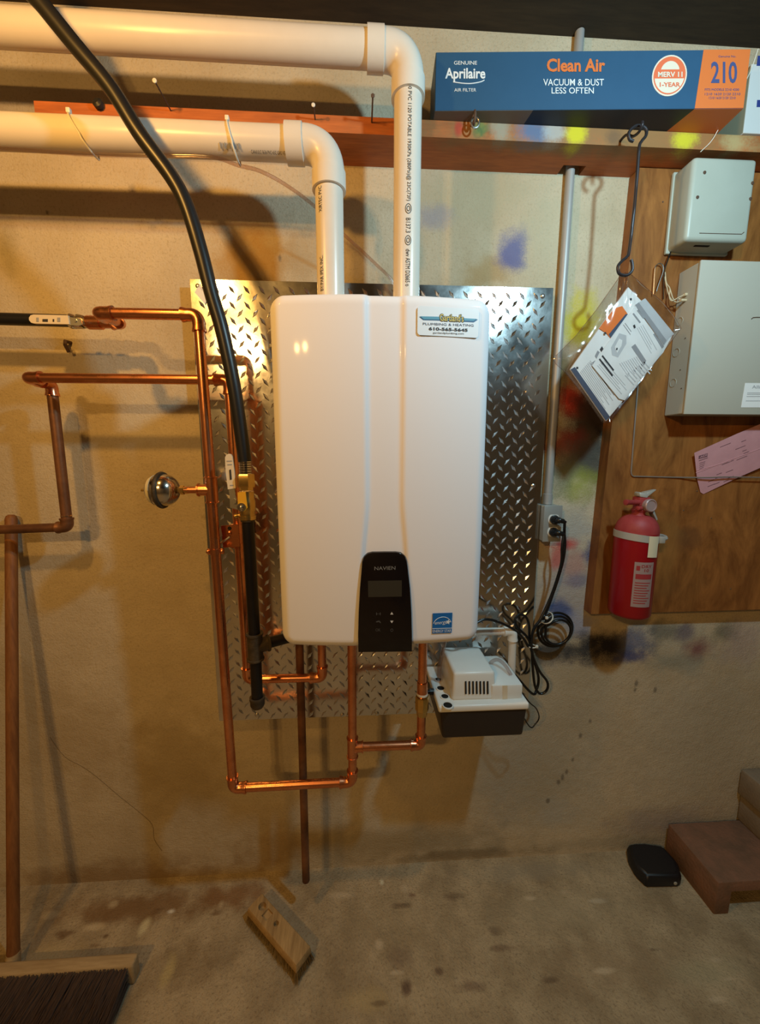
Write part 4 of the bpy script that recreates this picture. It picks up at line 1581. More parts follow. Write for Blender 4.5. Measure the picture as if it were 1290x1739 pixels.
# ================================================================== CARTONS ON THE BOARD
fl, fr = at(738, 187, -.125), at(1262, 184, -.170)
fl.z = fr.z = BZ1 + .0005
U_ = (fr - fl)
BL = U_.length
fp = Pl(fl, U_, (0, 0, 1))
BH, BD = .1155, .098
carton = thing('filter_carton', 'long blue and orange air filter carton lying on the wooden board', 'carton', fl)
bm = bmesh.new()
q4 = [fp.pt(0, 0), fp.pt(BL, 0), fp.pt(BL, 0, -BD), fp.pt(0, 0, -BD)]
hexa(bm, q4, [p + V((0, 0, BH)) for p in q4], .0012, 1)
fin('box', bm, 'boxblue', carton, smooth=False)
uo = fp.hit(1187, 135)[0]
u_t, u_b = fp.hit(1194, 86)[0], fp.hit(1179, 184)[0]
decal(carton, 'orange_panel', fp, [(u_b, .0005), (BL - .0005, .0005), (BL - .0005, BH - .0005), (u_t, BH - .0005)], 'boxorange', h=.0004)
bp2 = Pl(fl, U_, fp.N)          # underside, seen from below: v grows towards the room
under = Pl(fl, U_, -fp.N)
ub = fp.hit(905, 187)[0]
for (a, b, c_, d, m_) in ((0.0005, ub, ub - .02, 0.0005, 'boxgrey'), (ub, u_b, u_b - .03, ub - .02, 'boxdark'), (u_b, BL - .0005, BL - .0005, u_b - .03, 'boxorange')):
    bm = bmesh.new()
    prism(bm, [fp.pt(a, 0, -.0005), fp.pt(b, 0, -.0005), fp.pt(c_, 0, -BD + .001), fp.pt(d, 0, -BD + .001)], (0, 0, -.0003))
    fin('underside_print', bm, m_, carton, smooth=False)
decal(carton, 'end_print', Pl(fp.pt(0, 0, 0), -fp.N * -1, (0, 0, 1)), [(0, 0), (0, 0)], 'boxdark') if False else None
text_px(carton, 'GENUINE', fp, (770.5, 110.5), (809.5, 110.5), (770.5, 104), 'boxtext', bold=.005)
text_px(carton, 'Aprilaire', fp, (755.5, 139.5), (823.5, 139.5), (755.5, 116), 'boxtext', bold=.025)
bm = bmesh.new()
sw = [fp.hit(*q) for q in [(769, 139.5), (785, 141.8), (800, 142.2), (815, 139.6), (822, 136.5)]]
sweep(bm, spline([fp.pt(u, v, .0004) for u, v in sw], 5), .0011, 5)
fin('swoosh', bm, 'boxtext', carton)
text_px(carton, 'AIR FILTER', fp, (771, 156), (808, 156), (771, 150.5), 'boxtext')
text_px(carton, 'Clean Air', fp, (928, 122.5), (1026.5, 122.5), (928, 100), 'boxorange', bold=.03)
text_px(carton, 'VACUUM & DUST', fp, (922, 146), (1024.5, 146), (922, 134.5), 'boxtext', bold=.005)
text_px(carton, 'LESS OFTEN', fp, (936, 159.5), (1007.5, 159.5), (936, 149), 'boxtext', bold=.005)
sc = fp.hit(1136, 129)
sr = (fp.hit(1165.5, 129)[0] - fp.hit(1106.5, 129)[0]) / 2
srz = (fp.hit(1136, 94)[1] - fp.hit(1136, 164)[1]) / 2
ell = lambda k, a0=0, a1=360, n=40: [(sc[0] + sr * k * math.cos(R(a0 + (a1 - a0) * i / n)), sc[1] + srz * k * math.sin(R(a0 + (a1 - a0) * i / n))) for i in range(n + (0 if a1 - a0 == 360 else 1))]
seal = decal(carton, 'rating_seal', fp, ell(1.0), 'sealcream', h=.0006)
decal(seal, 'seal_face', fp, ell(.92), 'sealorange', h=.0010)
decal(seal, 'seal_field', fp, ell(.86, 190, 350, 30), 'sealcream', h=.0013)
decal(seal, 'seal_dome', fp, [(sc[0] + (x - sc[0]) * .55, sc[1] + .006 + (y - sc[1]) * .55) for x, y in ell(1.0, 15, 165, 24)], 'sealcream', h=.0012)
text_px(seal, 'MERV 11', fp, (1116, 132), (1157.5, 132), (1116, 123), 'sealcream', h=.0016, bold=.03)
text_px(seal, '1-YEAR', fp, (1119, 148.5), (1153.5, 148.5), (1119, 141), 'sealorange', h=.0018, bold=.02)
text_px(carton, '210', fp, (1206.5, 142), (1250.5, 142), (1206.5, 105), 'boxnavy', bold=.02)
text_px(carton, 'Genuine No.', fp, (1219, 98), (1249, 98), (1219, 94.5), 'boxnavy')
for (y, a, b) in ((152.5, 1196, 1254), (160, 1196, 1256), (166.5, 1203, 1248)):
    text_px(carton, 'FITS MODELS 2210 4200' if y < 155 else '1210 1620 2120 2210', fp, (a, y + 2.2), (b, y + 2.2), (a, y - 1.8), 'boxnavy', h=.0009)
upl = Pl(fl + V((0, 0, -.0009)), U_, -fp.N)

p = atz(1262, 226, BZ1)
tz = at(1275, 108, p.y).z
wc = thing('white_carton', 'white and blue carton at the far end of the board beyond the orange-ended one', 'carton', p)
bm = bmesh.new()
box(bm, (p.x, p.y, BZ1 + .0005), (p.x + .25, -.01, tz), .001, 1)
fin('box', bm, 'whitebox', wc, smooth=False)
wp = upright(p.y)
decal_px(wc, 'print', wp, [(1284, 112), (1300, 112), (1300, 95), (1286, 95)], 'cartonblue', h=.0005)
decal_px(wc, 'print', wp, [(1284, 182), (1300, 182), (1300, 170), (1285, 170)], 'cartonblue', h=.0005)
decal(wc, 'side_print', Pl((p.x, p.y, BZ1), (0, -1, 0), (0, 0, 1)), [(-.13, .002), (-.002, .002), (-.002, tz - BZ1 - .002), (-.13, tz - BZ1 - .002)], 'cartonside', h=.0005)
sgs = spline([at(1287, 83, -.122), at(1272, 125, -.118), at(1246, 172, -.115), at(1222, 215, -.112), at(1207, 240, -.110), at(1189, 258, -.1085)], 5)
tube('string', sgs, .0009, 'nylon', n=6)
tag(bpy.data.objects['string'], 'thin pale string hanging past the end of the filter carton', 'string')

# ================================================================== LONG HOOK AND BAG OF MANUALS
HY = -.164
hk = thing('wire_hook', 'long dark wire hook hanging from the board and carrying the bag of manuals', 'hook', at(1085, 215, HY))
q = at(1082, 227, HY)
bm = bmesh.new()
sweep(bm, spline([(q.x, BY + .012, 2.134), (q.x, BY - .02, 2.132), (q.x, HY + .016, q.z + .006), (q.x, HY - .004, q.z), (q.x, HY - .014, q.z + .006), (q.x, HY - .013, q.z + .014)], 6), .003, 8)
fin('screw_hook', bm, 'hookiron', hk)
pth = [at(1075, 240, HY), at(1069, 237, HY), at(1067, 228, HY), at(1071, 220, HY), at(1080, 214, HY), at(1090, 214.5, HY), at(1097, 221, HY), at(1096, 231, HY), at(1089, 240, HY), at(1085, 250, HY), at(1082, 290, HY), at(1076, 360, HY), at(1068, 425, HY),
       at(1064, 436, HY), at(1056, 443, HY), at(1049, 452, HY), at(1050, 463, HY), at(1057, 467.5, HY), at(1066, 466.5, HY), at(1073, 459, HY), at(1073, 448, HY), at(1071, 441, HY)]
bm = bmesh.new()
sweep(bm, spline(pth, 6), .0034, 9)
fin('rod', bm, 'hookiron', hk)

from mathutils import noise as mnoise
PYp = -.164
mp_ = upright(PYp)
oc = lambda x, y: (930 + x / 5.375, 430 + y / 5.375)      # pixel from a close view


def sheet(name, label, pts, h, m='whitepaper', t=.0012):
    o = decal_px(None, name, mp_, [oc(*q) for q in pts], m, h=h, t=t)
    return tag(o, label, 'booklet')


def pr_(parent, pts, m, h):
    decal_px(parent, 'print', mp_, [oc(*q) for q in pts], m, h=h)


s1 = sheet('installation_manual', 'booklet with a navy edge stripe lying deepest in the clear bag', [(205, 1060), (730, 312), (1140, 740), (1050, 905), (530, 1530)], .001, t=.005)
pr_(s1, [(205, 1062), (243, 1040), (562, 1493), (526, 1528)], 'navy', .0014)
s2 = sheet('folded_leaflet', 'orange and navy leaflet showing through the clear bag', [(462, 690), (600, 505), (672, 486), (722, 560), (566, 776), (530, 735)], .0025, 'orange')
pr_(s2, [(548, 745), (702, 560), (722, 560), (566, 776)], 'navy', .003)
s3 = sheet('grey_booklet', 'grey banded booklet tucked along the edge of the clear bag', [(795, 470), (880, 415), (1145, 740), (1105, 770), (1050, 850)], .0025, 'paleink')
pr_(s3, [(1050, 855), (1025, 880), (940, 755), (962, 735)], 'greyink', .0031)
pr_(s3, [(790, 480), (820, 452), (1075, 800), (1050, 840)], 'greyink', .0029)
s4 = sheet('instruction_sheet', 'white printed instruction sheet with a small heater drawing in the clear bag', [(735, 560), (790, 486), (1030, 880), (975, 985), (690, 1345), (640, 1330), (395, 1030), (560, 790)], .004)
def lines(parent, a, b, c, n, m, h, w=.30, skip=None):
    """n printed lines, each parallel to a-b, stepping towards c"""
    a, b, c = V((*a, 0)), V((*b, 0)), V((*c, 0))
    for i in range(n):
        o = (c - a) * (i / max(n - 1, 1))
        k = 1 - .25 * ((i * 7) % 3) / 2
        p0, p1 = a + o, a + (b - a) * k + o
        d = (c - a).normalized() * (c - a).length / max(n - 1, 1) * w
        pr_(parent, [(p0.x, p0.y), (p1.x, p1.y), (p1.x + d.x, p1.y + d.y), (p0.x + d.x, p0.y + d.y)], m, h)


pr_(s4, [(565, 865), (640, 735), (705, 755), (705, 830), (630, 955), (575, 935)], 'paleink', .0043)
pr_(s4, [(600, 860), (640, 785), (668, 800), (660, 850), (620, 915)], 'whitepaper', .0046)
pr_(s4, [(612, 870), (625, 868), (622, 890), (610, 888)], 'ink', .0049)
pr_(s4, [(750, 860), (785, 832), (885, 985), (865, 1030)], 'greyink', .0043)
pr_(s4, [(765, 665), (782, 655), (790, 685), (775, 695)], 'ink', .0043)
lines(s4, (760, 560), (825, 645), (800, 530), 2, 'greyink', .0043)
lines(s4, (675, 660), (740, 750), (690, 645), 2, 'greyink', .0043)
lines(s4, (800, 690), (930, 920), (850, 660), 4, 'paleink', .0043)
lines(s4, (640, 1010), (720, 1130), (790, 1010 - 60), 9, 'paleink', .0043, .35)
lines(s4, (690, 1120), (770, 1210), (860, 1000), 8, 'paleink', .0043, .35)
lines(s4, (455, 975), (575, 1130), (480, 945), 2, 'ink', .0043, .4)
lines(s4, (440, 1030), (660, 1290), (500, 985), 5, 'paleink', .0043, .35)
lines(s1, (290, 1085), (520, 1425), (380, 985), 9, 'paleink', .0014, .4)
lines(s1, (385, 1010), (600, 1300), (400, 990), 1, 'greyink', .0014)
pr_(s1, [(400, 1000), (425, 980), (690, 1335), (640, 1335)], 'greyink', .0015)
pr_(s1, [(470, 880), (490, 850), (550, 960), (535, 985)], 'ink', .0014)
pr_(s1, [(425, 940), (450, 890), (470, 905), (440, 965)], 'greyink', .0014)
for (x, y) in ((753, 422), (512, 735), (265, 1048)):
    pr_(s1, [(x - 9, y - 10), (x + 9, y - 10), (x + 9, y + 10), (x - 9, y + 10)], 'ink', .0045 if y == 735 else .0015)

bag = thing('plastic_bag', 'clear plastic bag of manuals hanging tilted from the long wire hook', 'bag', at(1060, 465, HY))
outline = [(660, 205), (560, 350), (440, 520), (250, 760), (45, 965), (70, 1010), (160, 1090), (330, 1300), (500, 1550), (560, 1545), (760, 1290), (980, 1000), (1215, 685), (1160, 590), (1050, 450), (880, 300), (760, 195), (700, 175)]
for (nm, Yc, sgn) in (('front_film', -.184, -1), ('back_film', -.154, 1)):
    bm = bmesh.new()
    vs2 = []
    for q in outline:
        a = mp_.hit(*oc(*q))
        vs2.append(bm.verts.new((a[0], 0, a[1])))
    f = bm.faces.new(vs2)
    bmesh.ops.triangulate(bm, faces=[f])
    for _ in range(4):
        bmesh.ops.subdivide_edges(bm, edges=[e for e in bm.edges if e.calc_length() > .006], cuts=1, use_grid_fill=False)
        bmesh.ops.triangulate(bm, faces=bm.faces[:])
    ap = mp_.hit(*oc(700, 190))
    ol = [V((*mp_.hit(*oc(*q)), 0)) for q in outline]

    def edge_d(x, z):
        p_ = V((x, z, 0))
        best = 9
        for i in range(len(ol)):
            a, b = ol[i], ol[(i + 1) % len(ol)]
            t = max(0, min(1, (p_ - a).dot(b - a) / (b - a).length_squared))
            best = min(best, (p_ - (a + (b - a) * t)).length)
        return best
    for v in bm.verts:
        x, z = v.co.x, v.co.z
        dx, dz = x - ap[0], z - ap[1]
        rad = math.hypot(dx, dz)
        th = math.atan2(dx, -dz)
        e = edge_d(x, z)
        puff = 1 - math.exp(-e / .012)
        base = PYp + (Yc - PYp) * puff * min(1, .35 + rad / .10)
        fold = .0045 * math.sin(th * 26 + 2 * mnoise.noise(V((x * 30, z * 30, sgn)))) * math.exp(-rad / .07) * puff
        wr = .0042 * mnoise.noise(V((x * 38, z * 38, sgn * 5))) * puff
        v.co.y = base + fold + wr
    fin(nm, bm, 'film', bag, ang=80)
ol3 = [V((p.x, PYp, p.y)) for p in ol]
tube('seam', ol3, .0009, 'vinyl', bag, 6, closed=True)

# ================================================================== PLYWOOD BACKING AND WHAT HANGS ON IT
WY = -.040
ply = thing('plywood_panel', 'brown varnished plywood panel on the wall behind the fuse boxes', 'panel', (.9, WY, .9))
bm = bmesh.new()
prism(bm, [(.7365, -.0005, BZ0 - .002), (.7065, -.0005, .9005), (1.75, -.0005, .905), (1.75, -.0005, BZ0 - .002)], (0, WY + .0005, 0), .001)
fin('sheet', bm, 'ply', ply, smooth=False)
for (px, py) in ((1183, 834), (1160, 867), (1207, 880), (1240, 1000), (1125, 343)):
    p = at(px, py, WY)
    bm = bmesh.new()
    lathe(bm, p, (0, -1, 0), [(0, .0022), (.0008, .002), (.0011, .0008)], 8)
    fin('nail_head', bm, 'zinc' if py > 400 else 'rust', ply)

# grey junction box
JY = -.107
jx0, jx1 = .8265, .9925
jb = thing('junction_box', 'grey green metal junction box with rounded corners above the breaker panel', 'junction box', (.9, WY, 1.92))
jz0, jz1 = at(1164, 405, JY).z - .004, at(1182, 264, JY).z
bm = bmesh.new()
box(bm, (jx0, JY, jz0), (jx1, WY - .0004, jz1), .010, 3)
fin('case', bm, 'greypaint', jb)
bm = bmesh.new()
box(bm, (jx0 - .004, WY - .010, jz0 - .004), (jx1 + .004, WY, jz1 + .002), .003, 2)
fin('flange', bm, 'greypaint', jb)
jp = upright(JY)
for (px, py) in ((1184, 335), (1196, 293), (1283, 338), (1281, 311)):
    u, v = jp.hit(px, py)
    u = min(u, jx1 - .008)
    bm = bmesh.new()
    lathe(bm, jp.pt(u, v), (0, -1, 0), [(0, .0042), (.001, .0036), (.0016, .001)], 12)
    fin('screw', bm, 'rust', jb)
a, b = jp.hit(1187, 396), jp.hit(1265, 398)
tube('seam', [jp.pt(a[0], a[1], .0002), jp.pt(min(b[0], jx1 - .02), b[1], .0002), jp.pt(min(b[0], jx1 - .02) + .006, b[1] + .005, .0002)], .0009, 'rust', jb, 5)
bm = bmesh.new()
box(bm, (.87, JY + .02, jz0 - .0012), (.91, JY + .026, jz0 + .001))
fin('slot', bm, 'hole', jb, smooth=False)

# breaker panel
EY = -.110
ez0, ez1 = 1.4905, at(1196, 441, EY).z
ex0 = at(1177, 570, EY).x
eb = thing('breaker_panel', 'large flat grey breaker panel box with a small white label on its cover', 'breaker panel', (1.05, WY, ez0))
bm = bmesh.new()
box(bm, (ex0, EY + .006, ez0 + .002), (ex0 + .37, WY - .0004, ez1 - .002), .002, 1)
fin('case', bm, 'panelpaint', eb, smooth=False)
bm = bmesh.new()
box(bm, (ex0 - .0015, EY, ez0), (ex0 + .3715, EY + .006, ez1), .0018, 2)
fin('cover', bm, 'panelpaint', eb)
for (z, y_) in ((ez0 + .09, -.06), (ez0 + .17, -.06), (ez0 + .25, -.06)):
    bm = bmesh.new()
    lathe(bm, (ex0 - .0001, y_, z), (-1, 0, 0), [(0, .011), (.0008, .011), (.0008, .0102), (.0003, .0102)], 20, cap=False)
    fin('knockout', bm, 'panelpaint', eb)
for (z, y_) in ((ez0 + .20, -.085), (ez0 + .12, -.08), (ez0 + .07, -.09)):
    bm = bmesh.new()
    lathe(bm, (ex0 - .0001, y_, z), (-1, 0, 0), [(0, .0018), (.0006, .0016), (.0008, .0005)], 8)
    fin('screw', bm, 'rust', eb)
epn = upright(EY)
lb = decal_px(eb, 'cover_label', epn, [(1257.5, 692), (1330, 692), (1330, 651), (1264.5, 650.5)], 'whitepaper', h=.0006)
text_px(lb, 'Alliance', epn, (1276, 660), (1310, 660), (1276, 654.5), 'greyink', h=.0009)
for y in (667, 669.5, 673, 680.5):
    decal_px(lb, 'print', epn, [(1268 - (y - 667) * .2, y + .8), (1318, y + .8), (1318, y), (1268 - (y - 667) * .2, y)], 'greyink', h=.0009)
tube('latch', [epn.pt(*epn.hit(*q), .0004) for q in ((1275, 542), (1278, 539.5), (1284, 539), (1305, 539.2))], .0011, 'rust', eb, 5)

# pink slip tucked on the plywood
pk = Pl(at(1235, 785, WY - .012), (1, -.02, 0), (0, -.10, 1))
bm = bmesh.new()
corn = [(1178.5, 769), (1182, 767.5), (1250, 737), (1310, 712), (1310, 786), (1255, 810), (1194, 839), (1189, 836), (1183, 812)]
prism(bm, [pk.pt(*pk.hit(*q), -.0003) for q in corn], pk.N * .0005)
slip = tag(fin('pink_slip', bm, 'pink', smooth=False), 'creased pink paper slip stuck on the plywood below the breaker panel', 'paper')
decal_px(slip, 'logo', pk, [(1185.5, 780.5), (1201, 774.5), (1201, 777), (1185.5, 783)], 'pinkink', h=.0006) if False else None
lg = decal_px(slip, 'logo', pk, [(1185.5, 779.5), (1186, 774), (1201, 769.5), (1200.5, 775.5)], 'pinkink', h=.0006)
text_px(lg, 'ADI', pk, (1187.5, 778), (1199.5, 773.8), (1187.8, 774.6), 'pink', h=.0009, bold=.02)
decal_px(lg, 'rule', pk, [(1186, 782), (1201, 776.8), (1201, 777.8), (1186, 783)], 'pinkink', h=.0006)
for i in range(4):
    y = 786 + 3.2 * i
    decal_px(slip, 'print', pk, [(1187, y + 1.2), (1197 - i, y - 1.8), (1197 - i, y - 2.6), (1187, y + .4)], 'pinkink', h=.0006)
for (x, y, w) in ((1222, 759, 18), (1248, 763, 17), (1258, 750, 8), (1260, 766, 7), (1262, 770, 9), (1232, 802, 12), (1216, 806, 9), (1202, 818, 10), (1214, 812, 8), (1228, 818, 9), (1201, 826, 12), (1212, 822, 9), (1235, 812, 10), (1225, 789, 20), (1250, 781, 18)):
    decal_px(slip, 'print', pk, [(x, y + .9), (x + w, y - w * .4 + .9), (x + w, y - w * .4), (x, y)], 'pinkink', h=.0006)
for (a, b) in (((1181, 803), (1290, 762)), ((1182, 799), (1240, 783))):
    tube('crease', [pk.pt(*pk.hit(*a), .0004), pk.pt(*pk.hit(*b), .0004)], .0009, 'pink', slip, 5)
# thin wire stapled on the plywood
wq = [at(*q, WY - .0145) for q in ((1093, 600), (1088, 655), (1083, 715), (1077, 790), (1076.5, 804), (1080, 809), (1090, 809.5), (1150, 811), (1200, 811), (1240, 810), (1330, 812))]
for k, p in enumerate(wq):
    if k < 8:
        p.y = WY - .0025
tube('thin_wire', spline(wq, 5), .0019, 'wire', n=8)
tag(bpy.data.objects['thin_wire'], 'thin brown wire bent square across the plywood over the pink slip', 'wire')
tube('bent_wire', spline([at(*q, -.048) for q in ((1109, 500), (1110, 483), (1111.5, 460), (1113, 452), (1119, 447.5), (1125, 451), (1125, 462), (1118, 482), (1114, 495))], 6), .0013, 'zinc', n=7)
tag(bpy.data.objects['bent_wire'], 'bright bent wire loop on the plywood behind the top of the bag', 'wire')
tube('black_wire', spline([V((.836, -.05, jz0 + .004)), at(1133, 443, -.052), at(1128, 458, -.05), at(1126.5, 480, -.046), at(1126, 508, -.045)], 6), .0016, 'cord', n=7)
tag(bpy.data.objects['black_wire'], 'short black wire hanging from the corner of the junction box', 'wire')
ww = thing('capped_wires', 'pale twisted wires with two cream wire caps beside the breaker panel', 'wire', at(1160, 505, -.065))
for pts in ([(1129, 462, -.046), (1131, 480, -.048), (1137, 490, -.05), (1136, 503, -.055), (1140, 511, -.065), (1152, 505, -.07), (1162, 500, -.073)], [(1128, 470, -.046), (1134, 497, -.05), (1139, 508, -.06), (1148, 513, -.066), (1158, 510, -.07)],
            [(1137, 490, -.05), (1143, 508, -.06), (1150, 507, -.066), (1160, 510, -.072)]):
    tube('wire', spline([at(*q) for q in pts], 5), .0012, 'creamwire', ww, 6)
for (a, b) in (((1161, 500.5), (1172, 500)), ((1155, 510), (1167, 510))):
    p0, p1 = at(*a, -.073), at(*b, -.073)
    bm = bmesh.new()
    L_ = (p1 - p0).length
    lathe(bm, p0, p1 - p0, [(0, .0038), (L_ * .3, .0040), (L_ * .5, .0032), (L_ * .8, .003), (L_, .0045), (L_ + .001, .003)], 12)
    fin('wire_cap', bm, 'creamwire', ww)

# ================================================================== FIRE EXTINGUISHER
EX, EXY, ER = .7785, -.1005, .0535
fe = thing('fire_extinguisher', 'red fire extinguisher strapped to the plywood with grey band and paper tag', 'fire extinguisher', (EX, EXY, .925))
bm = bmesh.new()
pr = [(0, .040), (.004, .049), (.012, ER), (.245, ER)]
lathe(bm, (EX, EXY, .925), (0, 0, 1), pr, 48)
fin('cylinder', bm, 'red', fe)
bm = bmesh.new()
pr = [(.245 + .047 * math.sin(R(a)), .018 + (ER - .018) * math.cos(R(a))) for a in range(0, 91, 9)] + [(.296, .016), (.303, .016)]
lathe(bm, (EX, EXY, .925), (0, 0, 1), pr, 48)
fin('shoulder', bm, 'dustyred', fe)
bm = bmesh.new()
zz = 1.226
lathe(bm, (EX, EXY, zz), (0, 0, 1), [(0, .017), (.006, .019), (.010, .015), (.034, .014), (.038, .010)], 16)
box(bm, (EX - .012, EXY - .016, zz + .018), (EX + .02, EXY + .014, zz + .042), .003)
fin('valve', bm, 'dustyred', fe)
bm = bmesh.new()
lathe(bm, (EX - .012, EXY - .012, zz + .028), (-1, -.15, .02), [(0, .007), (.034, .0068), (.036, .008), (.042, .008), (.043, .004)], 14)
fin('nozzle', bm, 'dustyred', fe)
bm = bmesh.new()
lathe(bm, (EX - .006, EXY - .016, zz + .012), (-1, -.25, 0), [(0, .006), (.012, .006), (.013, .004)], 12)
fin('pin', bm, 'dustyred', fe)
bm = bmesh.new()
lathe(bm, (EX + .013, EXY - .010, zz + .019), (.1, -1, .08), [(0, .018), (.016, .018), (.018, .016), (.018, .0145), (.016, .014)], 24)
fin('gauge', bm, 'silverlabel', fe)
bm = bmesh.new()
hexa(bm, [(EX - .012, EXY - .016, zz + .043), (EX + .010, EXY - .018, zz + .040), (EX + .010, EXY + .010, zz + .042), (EX - .012, EXY + .010, zz + .045)],
     [(EX - .013, EXY - .014, zz + .056), (EX + .012, EXY - .014, zz + .053), (EX + .012, EXY + .008, zz + .053), (EX - .013, EXY + .008, zz + .056)], .003)
hexa(bm, [(EX + .008, EXY - .016, zz + .042), (EX + .036, EXY - .010, zz + .060), (EX + .036, EXY + .002, zz + .060), (EX + .008, EXY + .008, zz + .044)],
     [(EX + .008, EXY - .014, zz + .054), (EX + .037, EXY - .010, zz + .063), (EX + .037, EXY + .002, zz + .063), (EX + .008, EXY + .008, zz + .055)], .001)
fin('lever', bm, 'strap', fe)
bm = bmesh.new()
hexa(bm, [(EX + .016, EXY - .010, zz + .026), (EX + .022, EXY - .010, zz + .034), (EX + .022, EXY + .006, zz + .034), (EX + .016, EXY + .006, zz + .026)],
     [(EX + .046, EXY - .012, zz - .024), (EX + .049, EXY - .012, zz - .020), (EX + .049, EXY + .006, zz - .020), (EX + .046, EXY + .006, zz - .024)], .001)
fin('carry_handle', bm, 'strap', fe)
# band, tilted a little
bm = bmesh.new()
N_ = 64
rows = []
for j, (dz, rr_) in enumerate(((-.0095, ER + .0006), (-.0095, ER + .0022), (.0095, ER + .0022), (.0095, ER + .0006))):
    row = []
    for i in range(N_):
        a = 2 * math.pi * i / N_
        row.append(bm.verts.new((EX + rr_ * math.sin(a), EXY - rr_ * math.cos(a), 1.158 + dz - .006 * math.sin(a))))
    rows.append(row)
for a_, b_ in zip(rows, rows[1:] + rows[:1]):
    for i in range(N_):
        bm.faces.new([a_[i], a_[(i + 1) % N_], b_[(i + 1) % N_], b_[i]])
fin('strap_band', bm, 'strap', fe)
bm = bmesh.new()
sweep(bm, spline([(EX + .040, EXY - .038, 1.156), (EX + .058, EXY - .034, 1.156), (EX + .067, EXY - .02, 1.158), (EX + .066, EXY - .006, 1.158), (EX + .056, EXY + .004, 1.156)], 5), .0055, 8)
box(bm, (EX + .03, EXY - .050, 1.146), (EX + .046, EXY - .036, 1.164), .002)
box(bm, (EX - .012, EXY + ER - .004, 1.145), (EX + .012, WY, 1.170), .001)
fin('strap_clasp', bm, 'strap', fe)


def wrap(parent, name, a0, a1, z0, z1, m, off=.0012, n=12, skew=0.0):
    bm = bmesh.new()
    lo_r, hi_r = [], []
    for i in range(n + 1):
        a = a0 + (a1 - a0) * i / n
        x, y = EX + (ER + off) * math.sin(a), EXY - (ER + off) * math.cos(a)
        lo_r.append(bm.verts.new((x, y, z0 + skew * i / n)))
        hi_r.append(bm.verts.new((x, y, z1 + skew * i / n)))
    for i in range(n):
        bm.faces.new([lo_r[i], lo_r[i + 1], hi_r[i + 1], hi_r[i]])
    return fin(name, bm, m, parent)


FA = math.atan2(-EX, 1.0145)          # direction of the room's middle seen from the cylinder
wl = wrap(fe, 'instruction_label', FA + .05, FA + .98, .968, 1.095, 'silverlabel')
wrap(wl, 'label_print', FA + .14, FA + .90, 1.048, 1.062, 'redink', .0016)


def wtext(s, a0, a1, z0, z1, m):
    text_map(wl, s, lambda u, v: V((EX + (ER + .0018) * math.sin(a0 + (a1 - a0) * u), EXY - (ER + .0018) * math.cos(a0 + (a1 - a0) * u), z0 + (z1 - z0) * v)), m, .01)


wtext('DRY', FA + .36, FA + .85, 1.080, 1.088, 'redink')
wtext('10', FA + .50, FA + .72, 1.069, 1.077, 'redink')
wrap(wl, 'label_print', FA + .14, FA + .30, 1.072, 1.085, 'redink', .0016, 5)
for k in range(9):
    wrap(wl, 'label_print', FA + .14, FA + .86 - .08 * (k % 3), 1.036 - k * .0072, 1.0385 - k * .0072, 'dustyred', .0016, 8)
tgm = wrap(fe, 'paper_tag', FA + .55, FA + 1.10, 1.110, 1.168, 'cream', .0034, 10, -.002)

# ================================================================== FLOOR THINGS
# push broom leaning on the wall: its head lies on its back edge, bristles towards the room
br = thing('push_broom', 'push broom leaning on the wall with a long wooden handle and brown bristles', 'broom', (-.95, -.22, 0))
hb, ht = V((-.953, -.226, .052)), at(19, 874, -.018)
hb2 = atz(23, 1638, .03)
hb = V((hb2.x, hb2.y, .032))
d = (ht - hb).normalized()
bm = bmesh.new()
sweep(bm, [hb, hb, hb + d * .04, hb + d * .06, ht - d * .012, ht - d * .004, ht], [.008, .0135, .0140, .0135, .0135, .011, .006], 18)
fin('handle', bm, 'handle', br)
hr = atz(219, 1658, .055)
by0 = hb.y - .012
bm = bmesh.new()
hexa(bm, [(-1.30, by0 - .030, 0), (hr.x, by0 - .030, 0), (hr.x, by0, 0), (-1.30, by0, 0)],
     [(-1.30, by0 - .030, .062), (hr.x, by0 - .030, .062), (hr.x, by0, .062), (-1.30, by0, .062)], .006, 3)
fin('head_block', bm, 'palewood', br)
bm = bmesh.new()
sweep(bm, [hb - d * .002 + V((0, -.012, 0)), hb + V((0, -.004, 0)), hb + d * .03], [.014, .018, .0152], 14)
fin('socket', bm, 'palewood', br)
bm = bmesh.new()
rb = random.Random(11)
for k in range(5200):
    x = rb.uniform(-1.29, hr.x - .012)
    z = rb.uniform(.004, .058)
    L_ = rb.uniform(.105, .135)
    dx, dz = rb.uniform(-.012, .012), rb.uniform(-.01, .008)
    z1_ = max(.002, z + dz)
    w = .0011
    a = [bm.verts.new((x + w * math.cos(t), by0 - .028, z + w * math.sin(t))) for t in (0, 2.1, 4.2)]
    e = bm.verts.new((x + dx, by0 - .03 - L_, z1_))
    for i in range(3):
        bm.faces.new([a[i], a[(i + 1) % 3], e])
bo = fin('bristles', bm, 'bristle', br, smooth=False)
bo['kind'] = 'stuff'

